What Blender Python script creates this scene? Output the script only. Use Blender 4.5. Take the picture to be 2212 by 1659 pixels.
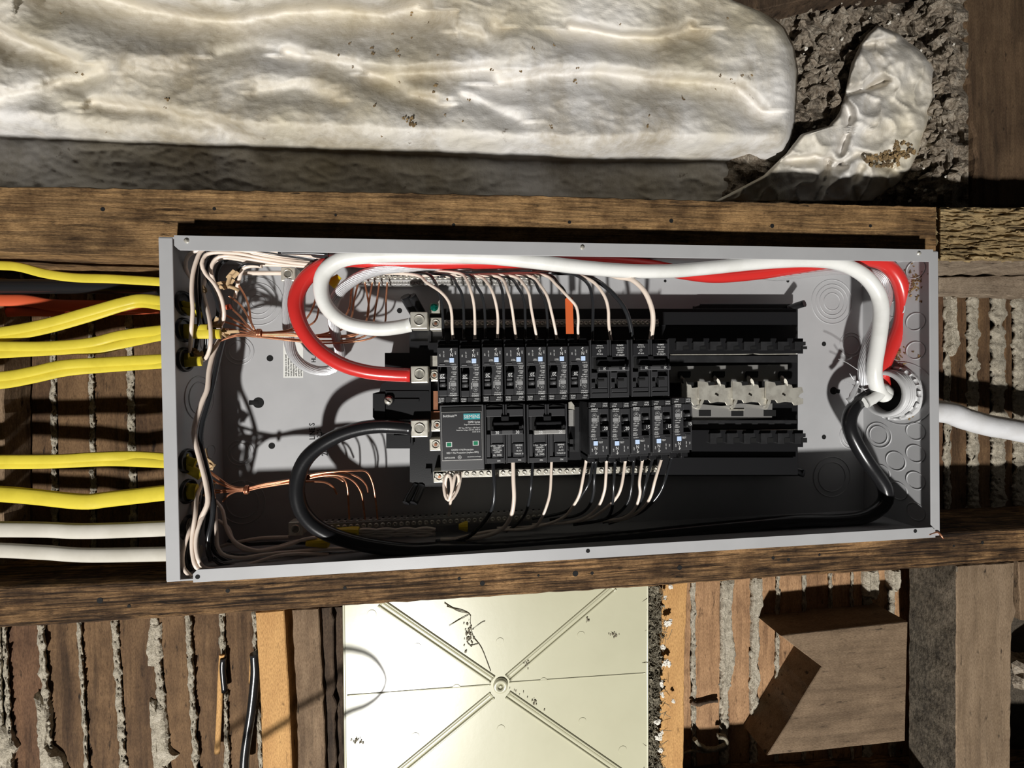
import bpy, math, random
from mathutils import Vector, Matrix, noise
random.seed(7)
scene = bpy.context.scene
for o in list(bpy.data.objects): bpy.data.objects.remove(o)
COL = scene.collection
ZO = 2.0                                   # height of the enclosure's lower outer edge above the world origin

# ------------------------------------------------------------------ camera, world, lamp, exposure
F = 877.75; PCX, PCY = 1106.0, 829.5
CAM = Vector((.32199, -.4592, .20641 + ZO))
RI = Vector((.99486868, -.09997411, -.0155397)); DN = Vector((-.01634059, -.00719713, -.99984058)); FW = Vector((.09984633, .99496401, -.00879383))
cd = bpy.data.cameras.new('camera'); cd.sensor_width = 36; cd.lens = F*36/2212; cd.clip_start = .01
cam = bpy.data.objects.new('camera', cd); COL.objects.link(cam)
mw = Matrix.Identity(4)
for i in range(3):
    mw[i][0] = RI[i]; mw[i][1] = -DN[i]; mw[i][2] = -FW[i]; mw[i][3] = CAM[i]
cam.matrix_world = mw; scene.camera = cam
w = bpy.data.worlds.new('world'); scene.world = w; w.use_nodes = True
w.node_tree.nodes['Background'].inputs[0].default_value = (1, .97, .93, 1); w.node_tree.nodes['Background'].inputs[1].default_value = .017
ld = bpy.data.lights.new('work_lamp', 'POINT'); ld.energy = 430; ld.shadow_soft_size = .065; ld.color = (1, .98, .945)
lo = bpy.data.objects.new('work_lamp', ld); COL.objects.link(lo); lo.location = (-.18, -1.98, -1.62 + ZO)
scene.view_settings.view_transform = 'Standard'; scene.view_settings.look = 'None'; scene.view_settings.gamma = 1
scene.view_settings.exposure = 0.0; scene.view_settings.use_curve_mapping = False

def P(px, py, Y):                          # a point of the place seen at (px,py) and lying on the plane y = Y
    d = RI*((px-PCX)/F) + DN*((py-PCY)/F) + FW
    return CAM + d*((Y-CAM.y)/d.y)
CR = {1: (330, 480, .27125), 2: (330, 880, .27125), 3: (800, 580, .217), 4: (1200, 580, .25316), 5: (800, 840, .217), 6: (1200, 840, .25316),
      7: (1640, 480, .27122), 8: (1640, 840, .27122), 'L': (0, 480, .482), 'B': (0, 1150, .34358), 'D': (1380, 1150, .37613), 0: (0, 0, 1)}
def path(c, pts, Y):                       # measured points -> world points; Y one depth or a list spread along the points
    ox, oy, s = CR[c]; n = len(pts); out = []
    for i, p in enumerate(pts):
        if isinstance(Y, (int, float)): y = Y
        else:
            t = i/(n-1)*(len(Y)-1); k = min(int(t), len(Y)-2); y = Y[k]+(Y[k+1]-Y[k])*(t-k)
        out.append(P(ox+p[0]*s, oy+p[1]*s, y))
    return out

# ------------------------------------------------------------------ materials
def nt(name):
    m = bpy.data.materials.new(name); m.use_nodes = True; t = m.node_tree; return m, t, t.nodes['Principled BSDF']
def ramp(t, fac, stops):
    r = t.nodes.new('ShaderNodeValToRGB'); t.links.new(fac, r.inputs[0]); e = r.color_ramp.elements
    while len(e) < len(stops): e.new(.5)
    for i, (p, c) in enumerate(stops): e[i].position = p; e[i].color = (*c, 1)
    return r.outputs[0]
def tex(t, scale, vec=(1, 1, 1), detail=6, kind='ShaderNodeTexNoise', rough=.6, dist=0):
    tc = t.nodes.new('ShaderNodeTexCoord'); mp = t.nodes.new('ShaderNodeMapping'); t.links.new(tc.outputs['Object'], mp.inputs[0]); mp.inputs['Scale'].default_value = vec
    n = t.nodes.new(kind); t.links.new(mp.outputs[0], n.inputs['Vector']); n.inputs['Scale'].default_value = scale
    if kind == 'ShaderNodeTexNoise': n.inputs['Detail'].default_value = detail; n.inputs['Roughness'].default_value = rough; n.inputs['Distortion'].default_value = dist
    return n.outputs[0]
def mixc(t, fac, a, b, mode='MIX'):
    m = t.nodes.new('ShaderNodeMix'); m.data_type = 'RGBA'; m.blend_type = mode
    for s, v in ((0, fac), (6, a), (7, b)):
        if isinstance(v, (int, float)): m.inputs[s].default_value = v
        elif isinstance(v, tuple): m.inputs[s].default_value = (*v, 1)
        else: t.links.new(v, m.inputs[s])
    return m.outputs[2]
def bump(t, b, h, strength, dist, chain=None):
    n = t.nodes.new('ShaderNodeBump'); n.inputs['Strength'].default_value = strength; n.inputs['Distance'].default_value = dist
    t.links.new(h, n.inputs['Height'])
    if chain: t.links.new(chain, n.inputs['Normal'])
    t.links.new(n.outputs[0], b.inputs['Normal']); return n.outputs[0]
def mat(name, col, rough=.5, metal=0, bmp=None, var=None, coat=0, spec=.5, vec=(1, 1, 1)):
    m, t, b = nt(name); b.inputs['Base Color'].default_value = (*col, 1); b.inputs['Roughness'].default_value = rough; b.inputs['Metallic'].default_value = metal
    b.inputs['Coat Weight'].default_value = coat; b.inputs['Specular IOR Level'].default_value = spec; b.inputs['Coat Roughness'].default_value = .15
    if var:
        c = ramp(t, tex(t, var[0], vec), [(var[2], col), (var[3], var[1])]); t.links.new(c, b.inputs['Base Color'])
    if bmp: bump(t, b, tex(t, bmp[0], vec), bmp[1], bmp[2])
    return m
def wood(name, light, mid, dark, axis=0, fine=240, rough=.85, stain=.5, crack=.6, bs=.0016, groove=0):
    m, t, b = nt(name); b.inputs['Roughness'].default_value = rough; b.inputs['Specular IOR Level'].default_value = .25
    v = [1, 1, 1]; v[axis] = .07; v = tuple(v); v2 = [1, 1, 1]; v2[axis] = .28; v2 = tuple(v2)
    g = tex(t, fine, v, 8, dist=.6); lg = tex(t, 22, v2, 5, dist=.4); ck = tex(t, fine*.45, v, 10, rough=.75)
    c = ramp(t, g, [(.3, dark), (.48, mid), (.68, light)])
    c2 = ramp(t, lg, [(stain-.12, dark), (stain+.12, light)])
    c = mixc(t, .5, c, c2)
    ckr = ramp(t, ck, [(.36, (.12, .1, .08)), (.46, (1, 1, 1))]); c = mixc(t, crack, c, ckr, 'MULTIPLY')
    fn = ramp(t, tex(t, 900, v2, 4), [(.3, (.55, .5, .45)), (.6, (1.12, 1.1, 1.08))]); c = mixc(t, .8, c, fn, 'MULTIPLY')
    bl = ramp(t, tex(t, 26, (1, 1, 1), 8, rough=.72), [(.40, (.38, .34, .31)), (.56, (1, 1, 1))]); c = mixc(t, crack*.8, c, bl, 'MULTIPLY')
    v3 = [.35, .35, .35]; v3[axis] = 1; cr3 = ramp(t, tex(t, 330, tuple(v3), 6, rough=.8), [(.33, (.25, .22, .2)), (.42, (1, 1, 1))]); c = mixc(t, crack*.55, c, cr3, 'MULTIPLY')
    sp = ramp(t, tex(t, 130, v2, 4), [(.62, (0, 0, 0)), (.72, (1, 1, 1))]); c = mixc(t, sp, c, tuple(x*.3 for x in dark))
    if groove:
        vg = [1, 1, 1]; vg[axis] = .03; gt = tex(t, 330, tuple(vg), 3, rough=.5, dist=.3); c = mixc(t, groove, c, ramp(t, gt, [(.42, (.12, .09, .07)), (.52, (1.2, 1.15, 1.05))]), 'MULTIPLY')
    t.links.new(c, b.inputs['Base Color'])
    ch = bump(t, b, g, .7, bs*.5);
    if groove: ch = bump(t, b, gt, .7, bs, ch)
    ch = bump(t, b, ck, .9, bs, ch); bump(t, b, tex(t, 700, v2, 5, rough=.7), .8, bs*.35, ch)
    return m
def rough_stone(name, a, b_, c_, scale=60, bs=.002, v=(1, 1, 1)):
    m, t, b = nt(name); b.inputs['Roughness'].default_value = .92; b.inputs['Specular IOR Level'].default_value = .2
    c = ramp(t, tex(t, scale, v, 7), [(.3, a), (.5, b_), (.68, c_)])
    c = mixc(t, .45, c, ramp(t, tex(t, scale*6, v, 5), [(.35, tuple(x*.45 for x in a)), (.62, c_)]))
    t.links.new(c, b.inputs['Base Color'])
    ch = bump(t, b, tex(t, scale*1.3, v, 8), .8, bs); bump(t, b, tex(t, scale*9, v, 4), .8, bs*.4, ch)
    return m
def bag_mat():
    m, t, b = nt('dirty_white_wrap'); b.inputs['Roughness'].default_value = .5; b.inputs['Specular IOR Level'].default_value = .3
    base = ramp(t, tex(t, 5, detail=3), [(.35, (.60, .54, .41)), (.62, (.78, .755, .72))])
    d1 = ramp(t, tex(t, 9, (1, 1, .5), 9, rough=.7), [(.47, (0, 0, 0)), (.68, (.8, .8, .8))]); c = mixc(t, d1, base, (.36, .30, .20))
    d2 = ramp(t, tex(t, 55, detail=6, rough=.7), [(.64, (0, 0, 0)), (.70, (1, 1, 1))])
    d2b = ramp(t, tex(t, 6, detail=3), [(.46, (0, 0, 0)), (.6, (.8, .8, .8))]); d2 = mixc(t, 1., d2, d2b, 'MULTIPLY'); c = mixc(t, d2, c, (.16, .11, .06))
    t.links.new(c, b.inputs['Base Color'])
    ch = bump(t, b, tex(t, 48, detail=8, dist=.1, rough=.62), .42, .0036); bump(t, b, tex(t, 130, detail=5, rough=.7), .45, .0014, ch)
    return m
G = {}
G['steel'] = mat('grey_painted_steel', (.40, .40, .405), .42, 0, (900, .12, .0003), (14, (.43, .43, .435), .4, .65))
G['blk'] = mat('black_moulded_plastic', (.012, .012, .013), .32, 0, (700, .15, .0003))
G['brk'] = mat('breaker_black_plastic', (.020, .020, .021), .38, 0, (900, .2, .0002), (50, (.032, .032, .033), .45, .7))
G['brk2'] = mat('breaker_face_plastic', (.030, .030, .032), .42, 0, (900, .2, .0002))
G['spd'] = mat('charcoal_plastic', (.062, .062, .064), .5, 0, (1200, .3, .0002))
G['label_black'] = mat('matte_black_label', (.016, .016, .018), .45)
G['silver'] = mat('tinned_metal', (.74, .71, .62), .38, .55, (300, .3, .0004), (90, (.55, .52, .45), .4, .62))
G['silverd'] = mat('dull_bar_metal', (.42, .41, .39), .40, .6, (400, .3, .0004))
G['alu'] = mat('aluminium_strand', (.72, .72, .73), .36, .6)
G['copper'] = mat('bare_copper', (.78, .36, .20), .32, .8, None, (60, (.55, .24, .14), .4, .6))
G['white_cable'] = mat('glossy_white_insulation', (.80, .80, .77), .28, 0, (300, .1, .0003), (25, (.72, .72, .68), .45, .65), .3)
G['red'] = mat('red_insulation', (.58, .028, .024), .28, 0, (300, .1, .0003), None, .3)
G['black_cable'] = mat('black_insulation', (.012, .012, .013), .25, 0, (400, .15, .0003), None, .2)
G['cream_wire'] = mat('cream_white_wire_insulation', (.80, .68, .58), .35, 0, None, (60, (.74, .62, .52), .4, .7), .2)
G['grey_wire'] = mat('black_wire_insulation', (.020, .021, .023), .2, 0, None, None, .3)
G['yellow'] = mat('yellow_cable_jacket', (.66, .54, .05), .42, 0, (260, .25, .0005), (40, (.58, .47, .04), .45, .7))
G['orange'] = mat('orange_cable_jacket', (.60, .10, .035), .5, 0, (260, .2, .0004))
G['jacket_white'] = mat('white_cable_jacket', (.52, .49, .42), .45, 0, (200, .25, .0005), (30, (.58, .55, .48), .4, .65))
G['service'] = mat('service_cable_jacket', (.68, .68, .69), .5, 0, (60, .3, .002), (25, (.58, .57, .56), .4, .7))
G['pvc'] = mat('grey_fitting', (.55, .55, .55), .4, 0, (500, .2, .0003))
G['white_print'] = mat('white_print', (.62, .62, .61), .5)
G['black_print'] = mat('black_print', (.015, .015, .015), .5)
G['hole'] = mat('dark_hole', (.002, .002, .002), .9)
G['teal'] = mat('teal_label', (.02, .30, .33), .4)
G['green'] = mat('green_window', (.02, .20, .10), .3)
G['btn'] = mat('pale_blue_button', (.55, .70, .95), .35)
G['otag'] = mat('orange_tag', (.62, .12, .03), .45)
G['sticker'] = mat('white_sticker', (.72, .72, .68), .5)
G['greenmetal'] = mat('green_screw', (.01, .28, .20), .25, .8)
G['nut'] = mat('yellow_connector_plastic', (.72, .52, .01), .4)
G['cream'] = mat('cream_moulded_plastic', (.50, .485, .345), .34, 0, (60, .10, .0008), (6, (.475, .46, .325), .45, .62), .25)
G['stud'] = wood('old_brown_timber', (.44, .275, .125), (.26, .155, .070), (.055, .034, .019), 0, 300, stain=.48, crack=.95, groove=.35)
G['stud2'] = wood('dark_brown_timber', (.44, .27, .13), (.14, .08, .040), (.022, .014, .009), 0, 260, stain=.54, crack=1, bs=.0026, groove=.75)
G['rotten'] = wood('rotten_pale_timber', (.50, .38, .20), (.36, .26, .13), (.12, .08, .04), 0, 90, stain=.34, crack=.55, bs=.004)
G['fresh'] = wood('fresh_pine', (.56, .33, .13), (.50, .28, .11), (.34, .17, .06), 2, 60, stain=.40, crack=.12, bs=.0004)
G['grey_wood'] = wood('grey_brown_timber', (.27, .19, .12), (.19, .125, .075), (.07, .045, .028), 2, 120, stain=.44, crack=.5)
G['plank_brown'] = wood('brown_upright_plank', (.16, .105, .06), (.11, .066, .037), (.04, .026, .016), 2, 110, stain=.47, crack=.4)
G['grey_wood2'] = wood('grey_horizontal_timber', (.34, .28, .21), (.26, .20, .14), (.10, .07, .05), 0, 120, stain=.44, crack=.5)
G['dark_wood'] = wood('stained_dark_timber', (.12, .08, .05), (.07, .048, .032), (.02, .014, .010), 2, 120, stain=.5, crack=.8)
G['tan_wood'] = wood('tan_sawn_timber', (.26, .19, .125), (.21, .148, .092), (.11, .076, .047), 2, 80, stain=.42, crack=.3, bs=.0012)
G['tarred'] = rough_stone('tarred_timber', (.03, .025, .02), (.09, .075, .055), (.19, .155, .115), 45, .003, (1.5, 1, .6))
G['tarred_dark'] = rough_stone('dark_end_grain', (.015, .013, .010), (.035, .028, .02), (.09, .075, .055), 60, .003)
G['block'] = wood('weathered_block_timber', (.235, .168, .108), (.175, .122, .077), (.095, .065, .04), 0, 70, stain=.42, crack=.35, bs=.0016)
G['lath_a'] = wood('brown_lath', (.19, .115, .058), (.125, .072, .036), (.05, .028, .016), 2, 120, stain=.46, crack=.5, bs=.0012)
G['lath_b'] = wood('red_brown_lath', (.165, .090, .048), (.105, .056, .032), (.04, .021, .013), 2, 120, stain=.48, crack=.5, bs=.0012)
G['lath_c'] = wood('orange_rough_lath', (.46, .28, .15), (.36, .21, .11), (.16, .085, .045), 2, 150, stain=.38, crack=.4, bs=.002)
G['mortar'] = rough_stone('pale_mortar', (.22, .19, .14), (.42, .37, .28), (.58, .52, .42), 120, .003)
G['mortar_d'] = rough_stone('dark_mortar', (.03, .025, .018), (.07, .055, .04), (.12, .10, .075), 70, .003)
G['rubble'] = rough_stone('crumbling_rubble', (.09, .066, .045), (.22, .17, .12), (.42, .37, .30), 48, .005)
G['debris'] = rough_stone('grey_fluff', (.12, .10, .07), (.26, .22, .15), (.46, .42, .32), 150, .004)
G['plaster'] = mat('white_plaster_crumb', (.72, .68, .60), .9, 0, (200, .6, .002))
G['bag'] = bag_mat()
G['dirt'] = mat('brown_dirt', (.12, .08, .04), .95, 0, (200, .6, .002), (80, (.30, .20, .09), .4, .6))

# ------------------------------------------------------------------ mesh helpers
class MB:
    def __init__(s): s.v = []; s.f = []; s.sm = []
    def add(s, vs, fs, smooth=False):
        k = len(s.v); s.v += [tuple(v) for v in vs]; s.f += [tuple(i+k for i in f) for f in fs]; s.sm += [smooth]*len(fs); return s
    def box(s, x0, x1, y0, y1, z0, z1):
        v = [(x, y, z) for x in (x0, x1) for y in (y0, y1) for z in (z0, z1)]
        return s.add(v, [(0, 1, 3, 2), (4, 6, 7, 5), (0, 4, 5, 1), (2, 3, 7, 6), (0, 2, 6, 4), (1, 5, 7, 3)])
    def prism(s, pts, y0, y1, ch=0):      # pts: (x,z) outline counter-clockwise or not, extruded along y, optional chamfer of the front
        n = len(pts)
        if ch:
            cx_ = sum(p[0] for p in pts)/n; cz_ = sum(p[1] for p in pts)/n
            fr = []
            for i in range(n):
                a = Vector(pts[i-1]); b = Vector(pts[i]); c = Vector(pts[(i+1) % n])
                d1 = (b-a); d2 = (c-b)
                if d1.length > 0: d1.normalize()
                if d2.length > 0: d2.normalize()
                nn = Vector((-(d1.y+d2.y), d1.x+d2.x)); nn = nn.normalized() if nn.length > 0 else nn
                fr.append((b, nn))
            area = sum(pts[i][0]*pts[(i+1) % n][1]-pts[(i+1) % n][0]*pts[i][1] for i in range(n)); sg = 1 if area > 0 else -1
            v = [(b.x+nn.x*sg*ch, y0, b.y+nn.y*sg*ch) for b, nn in fr]+[(p[0], y0+ch, p[1]) for p in pts]+[(p[0], y1, p[1]) for p in pts]
            f = [tuple(range(n)), tuple(range(3*n-1, 2*n-1, -1))]
            for r in (0, 1): f += [(r*n+i, r*n+(i+1) % n, (r+1)*n+(i+1) % n, (r+1)*n+i) for i in range(n)]
            return s.add(v, f)
        v = [(p[0], y0, p[1]) for p in pts]+[(p[0], y1, p[1]) for p in pts]
        return s.add(v, [tuple(range(n)), tuple(range(2*n-1, n-1, -1))]+[(i, (i+1) % n, n+(i+1) % n, n+i) for i in range(n)])
    def tube(s, pts, r, seg=10, flat=1., step=.004, cap=True, lump=0., rr=None):   # through pts; flat: thickness along y relative to r
        q = spline(pts, step); fr = frames(q); n = len(q); vs = []
        for i, (p, t, a, b) in enumerate(fr):
            R_ = r if rr is None else r*(rr[0]+(rr[1]-rr[0])*i/(n-1))
            for k in range(seg):
                th = 2*math.pi*k/seg; R2 = R_*(1+(lump*noise.noise(p*90+Vector((k, 0, 0))) if lump else 0))
                vs.append(p + a*(math.cos(th)*R2*flat) + b*(math.sin(th)*R2))
        fs = [(i*seg+k, i*seg+(k+1) % seg, (i+1)*seg+(k+1) % seg, (i+1)*seg+k) for i in range(n-1) for k in range(seg)]
        s.add(vs, fs, True)
        if cap:
            k0 = len(s.v)-n*seg
            s.f += [tuple(k0+k for k in range(seg)), tuple(k0+(n-1)*seg+k for k in reversed(range(seg)))]; s.sm += [False, False]
        return s
    def lathe(s, c, axis, prof, seg=24, smooth=True):   # prof: (distance along axis, radius)
        c = Vector(c); ax = Vector(axis).normalized(); a = ax.orthogonal().normalized(); b = ax.cross(a); vs = []
        for h, r in prof:
            for k in range(seg):
                th = 2*math.pi*k/seg; vs.append(c+ax*h+a*(r*math.cos(th))+b*(r*math.sin(th)))
        n = len(prof)
        fs = [(i*seg+k, i*seg+(k+1) % seg, (i+1)*seg+(k+1) % seg, (i+1)*seg+k) for i in range(n-1) for k in range(seg)]
        s.add(vs, fs, smooth); k0 = len(s.v)-n*seg
        s.f += [tuple(k0+k for k in range(seg)), tuple(k0+(n-1)*seg+k for k in reversed(range(seg)))]; s.sm += [False, False]
        return s
    def ring(s, c, axis, R, r, seg=40, k=6):
        c = Vector(c); ax = Vector(axis).normalized(); a = ax.orthogonal().normalized(); b = ax.cross(a); vs = []
        for i in range(seg):
            th = 2*math.pi*i/seg; d = a*math.cos(th)+b*math.sin(th)
            for j in range(k):
                ph = 2*math.pi*j/k; vs.append(c+d*(R+r*math.cos(ph))+ax*(r*math.sin(ph)))
        return s.add(vs, [(i*k+j, i*k+(j+1) % k, ((i+1) % seg)*k+(j+1) % k, ((i+1) % seg)*k+j) for i in range(seg) for j in range(k)], True)
    def blob(s, c, r, amp=.4, sub=1, sc=(1, 1, 1)):
        c = Vector(c); n, m = 5+2*sub, 8+3*sub; vs = []; off = Vector((random.random()*50,)*3)
        for i in range(n+1):
            for j in range(m):
                a = math.pi*i/n; b = 2*math.pi*j/m; d = Vector((math.sin(a)*math.cos(b), math.sin(a)*math.sin(b), math.cos(a)))
                q = d*(1+amp*noise.noise(d*1.7+off)*1.6); vs.append(c+Vector((q.x*sc[0], q.y*sc[1], q.z*sc[2]))*r)
        return s.add(vs, [(i*m+j, (i+1)*m+j, (i+1)*m+(j+1) % m, i*m+(j+1) % m) for i in range(n) for j in range(m)])
def spline(pts, step):
    pts = [Vector(p) for p in pts]
    if len(pts) == 2:
        n = max(1, int((pts[1]-pts[0]).length/step)); return [pts[0].lerp(pts[1], i/n) for i in range(n+1)]
    q = [pts[0]*2-pts[1]]+pts+[pts[-1]*2-pts[-2]]; out = []
    for i in range(1, len(q)-2):
        a, b, c, d = q[i-1:i+3]; n = max(2, int((c-b).length/step))
        for k in range(n):
            t = k/n; out.append(.5*((2*b)+(c-a)*t+(2*a-5*b+4*c-d)*t*t+(3*b-a-3*c+d)*t**3))
    out.append(pts[-1]); return out
def frames(q):
    out = []; a = None
    for i, p in enumerate(q):
        t = (q[min(i+1, len(q)-1)]-q[max(i-1, 0)]).normalized()
        if a is None:
            a = Vector((0, 1, 0)); a = a-t*a.dot(t)
            if a.length < .2: a = Vector((0, 0, 1))-t*t.z
        else: a = a-t*a.dot(t)
        a.normalize(); out.append((p, t, a.copy(), t.cross(a)))
    return out

def worg(o):
    v = Vector((0, 0, 0))
    while o: v = v+o.location; o = o.parent
    return v
def obj(name, mb, m, parent=None, bevel=0, local=False, origin=None, stuff=False, label=None):
    me = bpy.data.meshes.new(name); o = bpy.data.objects.new(name, me); COL.objects.link(o)
    if parent: o.parent = parent; off = Vector((0, 0, 0)) if local else worg(parent)
    else:
        off = Vector(origin) if origin is not None else (Vector(mb.v[0]) if mb.v else Vector((0, 0, 0)))
        o.location = off
    me.from_pydata([(v[0]-off.x, v[1]-off.y, v[2]-off.z) for v in mb.v], [], mb.f)
    me.polygons.foreach_set('use_smooth', mb.sm); me.materials.append(m if not isinstance(m, str) else G[m]); me.update()
    if bevel:
        bm_ = o.modifiers.new('bevel', 'BEVEL'); bm_.width = bevel; bm_.segments = 2; bm_.limit_method = 'ANGLE'
    if stuff: o['kind'] = 'stuff'
    if label: o['label'] = label
    return o
def tag(o, label, cat, group=None, kind=None):
    o['label'] = label; o['category'] = cat
    if group: o['group'] = group
    if kind: o['kind'] = kind
    return o
def thing(name, loc, label, cat, group=None):
    o = bpy.data.objects.new(name, None); o.empty_display_size = .01; COL.objects.link(o); o.location = loc; return tag(o, label, cat, group)
TX = {}
def text_mesh(body, size, align='CENTER'):
    key = (body, align)
    if key not in TX:
        c = bpy.data.curves.new('lettering', 'FONT'); c.body = body; c.size = 1; c.align_x = align; c.align_y = 'CENTER'; c.resolution_u = 2; c.offset = .012
        o = bpy.data.objects.new('lettering', c); COL.objects.link(o)
        me = bpy.data.meshes.new_from_object(o.evaluated_get(bpy.context.evaluated_depsgraph_get()))
        TX[key] = ([tuple(v.co) for v in me.vertices], [tuple(p.vertices) for p in me.polygons]); bpy.data.objects.remove(o)
    return TX[key]
def lettering(mb, body, size, x, y, z, rot=0, align='CENTER', sx=1.):   # flat print facing -y; size = text height, rot in degrees (counter-clockwise as seen)
    vs, fs = text_mesh(body, size, align); c, s_ = math.cos(math.radians(rot)), math.sin(math.radians(rot))
    out = []
    for (u, v, _) in vs:
        u, v = u*size*sx, v*size; out.append((x+u*c-v*s_, y, z+u*s_+v*c))
    mb.add(out, fs); return mb

# ------------------------------------------------------------------ timber and wall pieces
def refine(pts, step, jit, closed=True):
    out = []
    for i in range(len(pts)):
        a, b = Vector(pts[i]), Vector(pts[(i+1) % len(pts)]); n = max(1, int((b-a).length/step)); d = (b-a).normalized(); nn = Vector((-d.y, d.x))
        for k in range(n):
            q = a.lerp(b, k/n)
            if k: q = q+nn*(noise.noise(Vector((q.x*60, q.y*60, i)))*jit*2+random.uniform(-jit, jit)*.5)
            out.append((q.x, q.y))
    return out
def poly(c, pts, Y): return [(v.x, v.z) for v in path(c, pts, Y)]
def plank(name, m, pts, Y, depth, label, cat='timber', step=.008, jit=.0008, ch=.0012, group=None, c=0, parent=None, holes=()):
    q = refine(poly(c, pts, Y), step, jit); mb = MB().prism(q, Y, Y+depth, ch); o = obj(name, mb, m, parent)
    if not parent: tag(o, label, cat, group)
    for (hx, hy, hr) in holes:
        h = P(hx, hy, Y); b2 = MB(); R_ = hr*(h-CAM).dot(FW)/F
        b2.lathe(h+Vector((0, -.0003, 0)), (0, 1, 0), [(0, R_*.9), (.0012, R_)], 10); obj('nail_hole', b2, 'hole', o)
    return o
def lath_region(wall, joints, y0, y1, Y, mats, mh=.003, grey='mortar'):
    H = y1-y0
    def jx(j, py): return j[0]+(j[1]-j[0])*(py-y0)/H
    for i in range(len(joints)-1):
        A, B = joints[i], joints[i+1]
        Yb = Y+random.uniform(-.0025, .0018); g = 0
        pts = [(jx(A, y0)+A[2]*.5, y0), (jx(B, y0)-B[2]*.5, y0), (jx(B, y1)-B[2]*.5, y1), (jx(A, y1)+A[2]*.5, y1)]
        q = refine(poly(0, pts, Yb), .020, .0010); mb = MB().prism(q, Yb, Yb+.008, .0012); obj('lath', mb, random.choice(mats), wall)
    for j in joints:
        n = int(H/4); vs = []; m_ = 8; hw = j[2]*.5+2.6
        for r in range(n+1):
            py = y0+H*r/n; px = jx(j, py)+3*noise.noise(Vector((py*.03, j[0], 0)))
            wv = hw*(1+.75*noise.noise(Vector((py*.045, j[0], 5)))+.3*noise.noise(Vector((py*.17, j[0], 8))))
            for k in range(m_):
                u = k/(m_-1)*2-1; y_ = Y+.0035-mh*2.0*(1-u**4)*(1+.5*noise.noise(Vector((py*.04, j[0], 11))))+.004*noise.noise(Vector((px*.2+u*3, py*.16, j[0])))
                vs.append(P(px+u*wv, py, y_))
        fs = [(r*m_+k, r*m_+k+1, (r+1)*m_+k+1, (r+1)*m_+k) for r in range(n) for k in range(m_-1)]
        obj('plaster_key', MB().add(vs, fs, True), grey, wall)
def lump(c, pts, Y, h, m='mortar'):
    q = refine(poly(c, pts, Y), .003, .0012); cx_ = sum(p[0] for p in q)/len(q); cz_ = sum(p[1] for p in q)/len(q); mb = MB(); rings = [(1., .002), (1., -h*.5), (.86, -h*.85), (.6, -h), (.3, -h*.9)]; vs = []
    for sc, dy in rings:
        for (x, z) in q: xx, zz = cx_+(x-cx_)*sc, cz_+(z-cz_)*(1-(1-sc)*.35); vs.append((xx, Y+dy+.0016*noise.noise(Vector((xx*160, zz*160, sc*3))), zz))
    n = len(q); fs = [(r*n+i, r*n+(i+1) % n, (r+1)*n+(i+1) % n, (r+1)*n+i) for r in range(len(rings)-1) for i in range(n)]+[tuple((len(rings)-1)*n+i for i in range(n))]
    obj('plaster_key', mb.add(vs, fs), m, wall)
YW = .116; Z_T = P(1100, 412, .03).z
a = P(-900, 2000, YW); b = P(2750, 430, YW)
wall = obj('wall_back', MB().box(a.x-.1, b.x+.1, YW+.012, YW+.06, a.z-.1, Z_T), 'mortar_d'); wall['kind'] = 'structure'
wall['label'] = 'back of an old lath and plaster wall seen between the studs'
c = P(0, -350, .2); w2 = obj('wall_upper', MB().box(a.x-.1, b.x+.1, .225, .27, Z_T, c.z+.1), 'mortar_d'); w2['kind'] = 'structure'
lath_region(wall, [(-190-88*k, -190-88*k, 10) for k in range(5, -1, -1)], 545, 1275, YW, ['lath_a', 'lath_b'])
lath_region(wall, [(48, 52, 3), (113, 121, 12), (193, 203, 12), (276, 292, 15), (362, 378, 12), (440, 450, 10)], 545, 1262, YW, ['lath_a', 'lath_b', 'lath_a'])
lath_region(wall, [(-80-84*k, -64-84*k, 10) for k in range(7, 0, -1)]+[(-80, -64, 10), (-4, 6, 10), (6, 30, 10), (84, 118, 15), (168, 196, 7), (245, 276, 15), (330, 372, 18), (403, 431, 12), (478, 497, 9), (548, 570, 8), (640, 650, 6)], 1290, 1800, YW, ['lath_a', 'lath_b', 'lath_a'], .0042)
lath_region(wall, [(1440, 1436, 8), (1497, 1500, 10), (1566, 1562, 18), (1632, 1626, 16), (1681, 1676, 8), (1737, 1735, 7), (1794, 1794, 6), (1840, 1842, 5), (1873, 1874, 18), (1926, 1928, 16), (1985, 1990, 8), (2050, 2055, 8)], 1195, 1800, YW, ['lath_c'], .0035)
lath_region(wall, [(2000, 2000, 12), (2046, 2046, 14), (2101, 2103, 26), (2155, 2156, 32), (2200, 2203, 28), (2262, 2266, 28), (2320, 2320, 26)], 590, 1180, YW, ['lath_a', 'lath_b'], .004)
lump('B', [(960, 560), (1030, 560), (1025, 700), (1040, 770), (1000, 830), (945, 830), (935, 700)], YW, .006)
lump('B', [(955, 1030), (1000, 1075), (1050, 1080), (1070, 1200), (1080, 1330), (1140, 1380), (1060, 1450), (1110, 1520), (990, 1520), (965, 1250)], YW, .008)
lump('B', [(240, 1000), (320, 1060), (330, 1200), (310, 1330), (400, 1400), (440, 1520), (290, 1520), (265, 1250), (255, 1080)], YW, .008)
lump('B', [(40, 1200), (90, 1260), (130, 1340), (90, 1400), (100, 1520), (-60, 1520), (-60, 1300), (0, 1290)], YW, .008)
lump('D', [(470, 270), (540, 265), (520, 400), (530, 560), (550, 700), (530, 800), (500, 900), (490, 1060), (465, 1060), (465, 800), (460, 600)], YW, .007)
lump('D', [(640, 270), (700, 260), (705, 400), (670, 520), (690, 640), (665, 760), (690, 820), (650, 1000), (638, 1040), (635, 800), (640, 560)], YW, .006)
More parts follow.
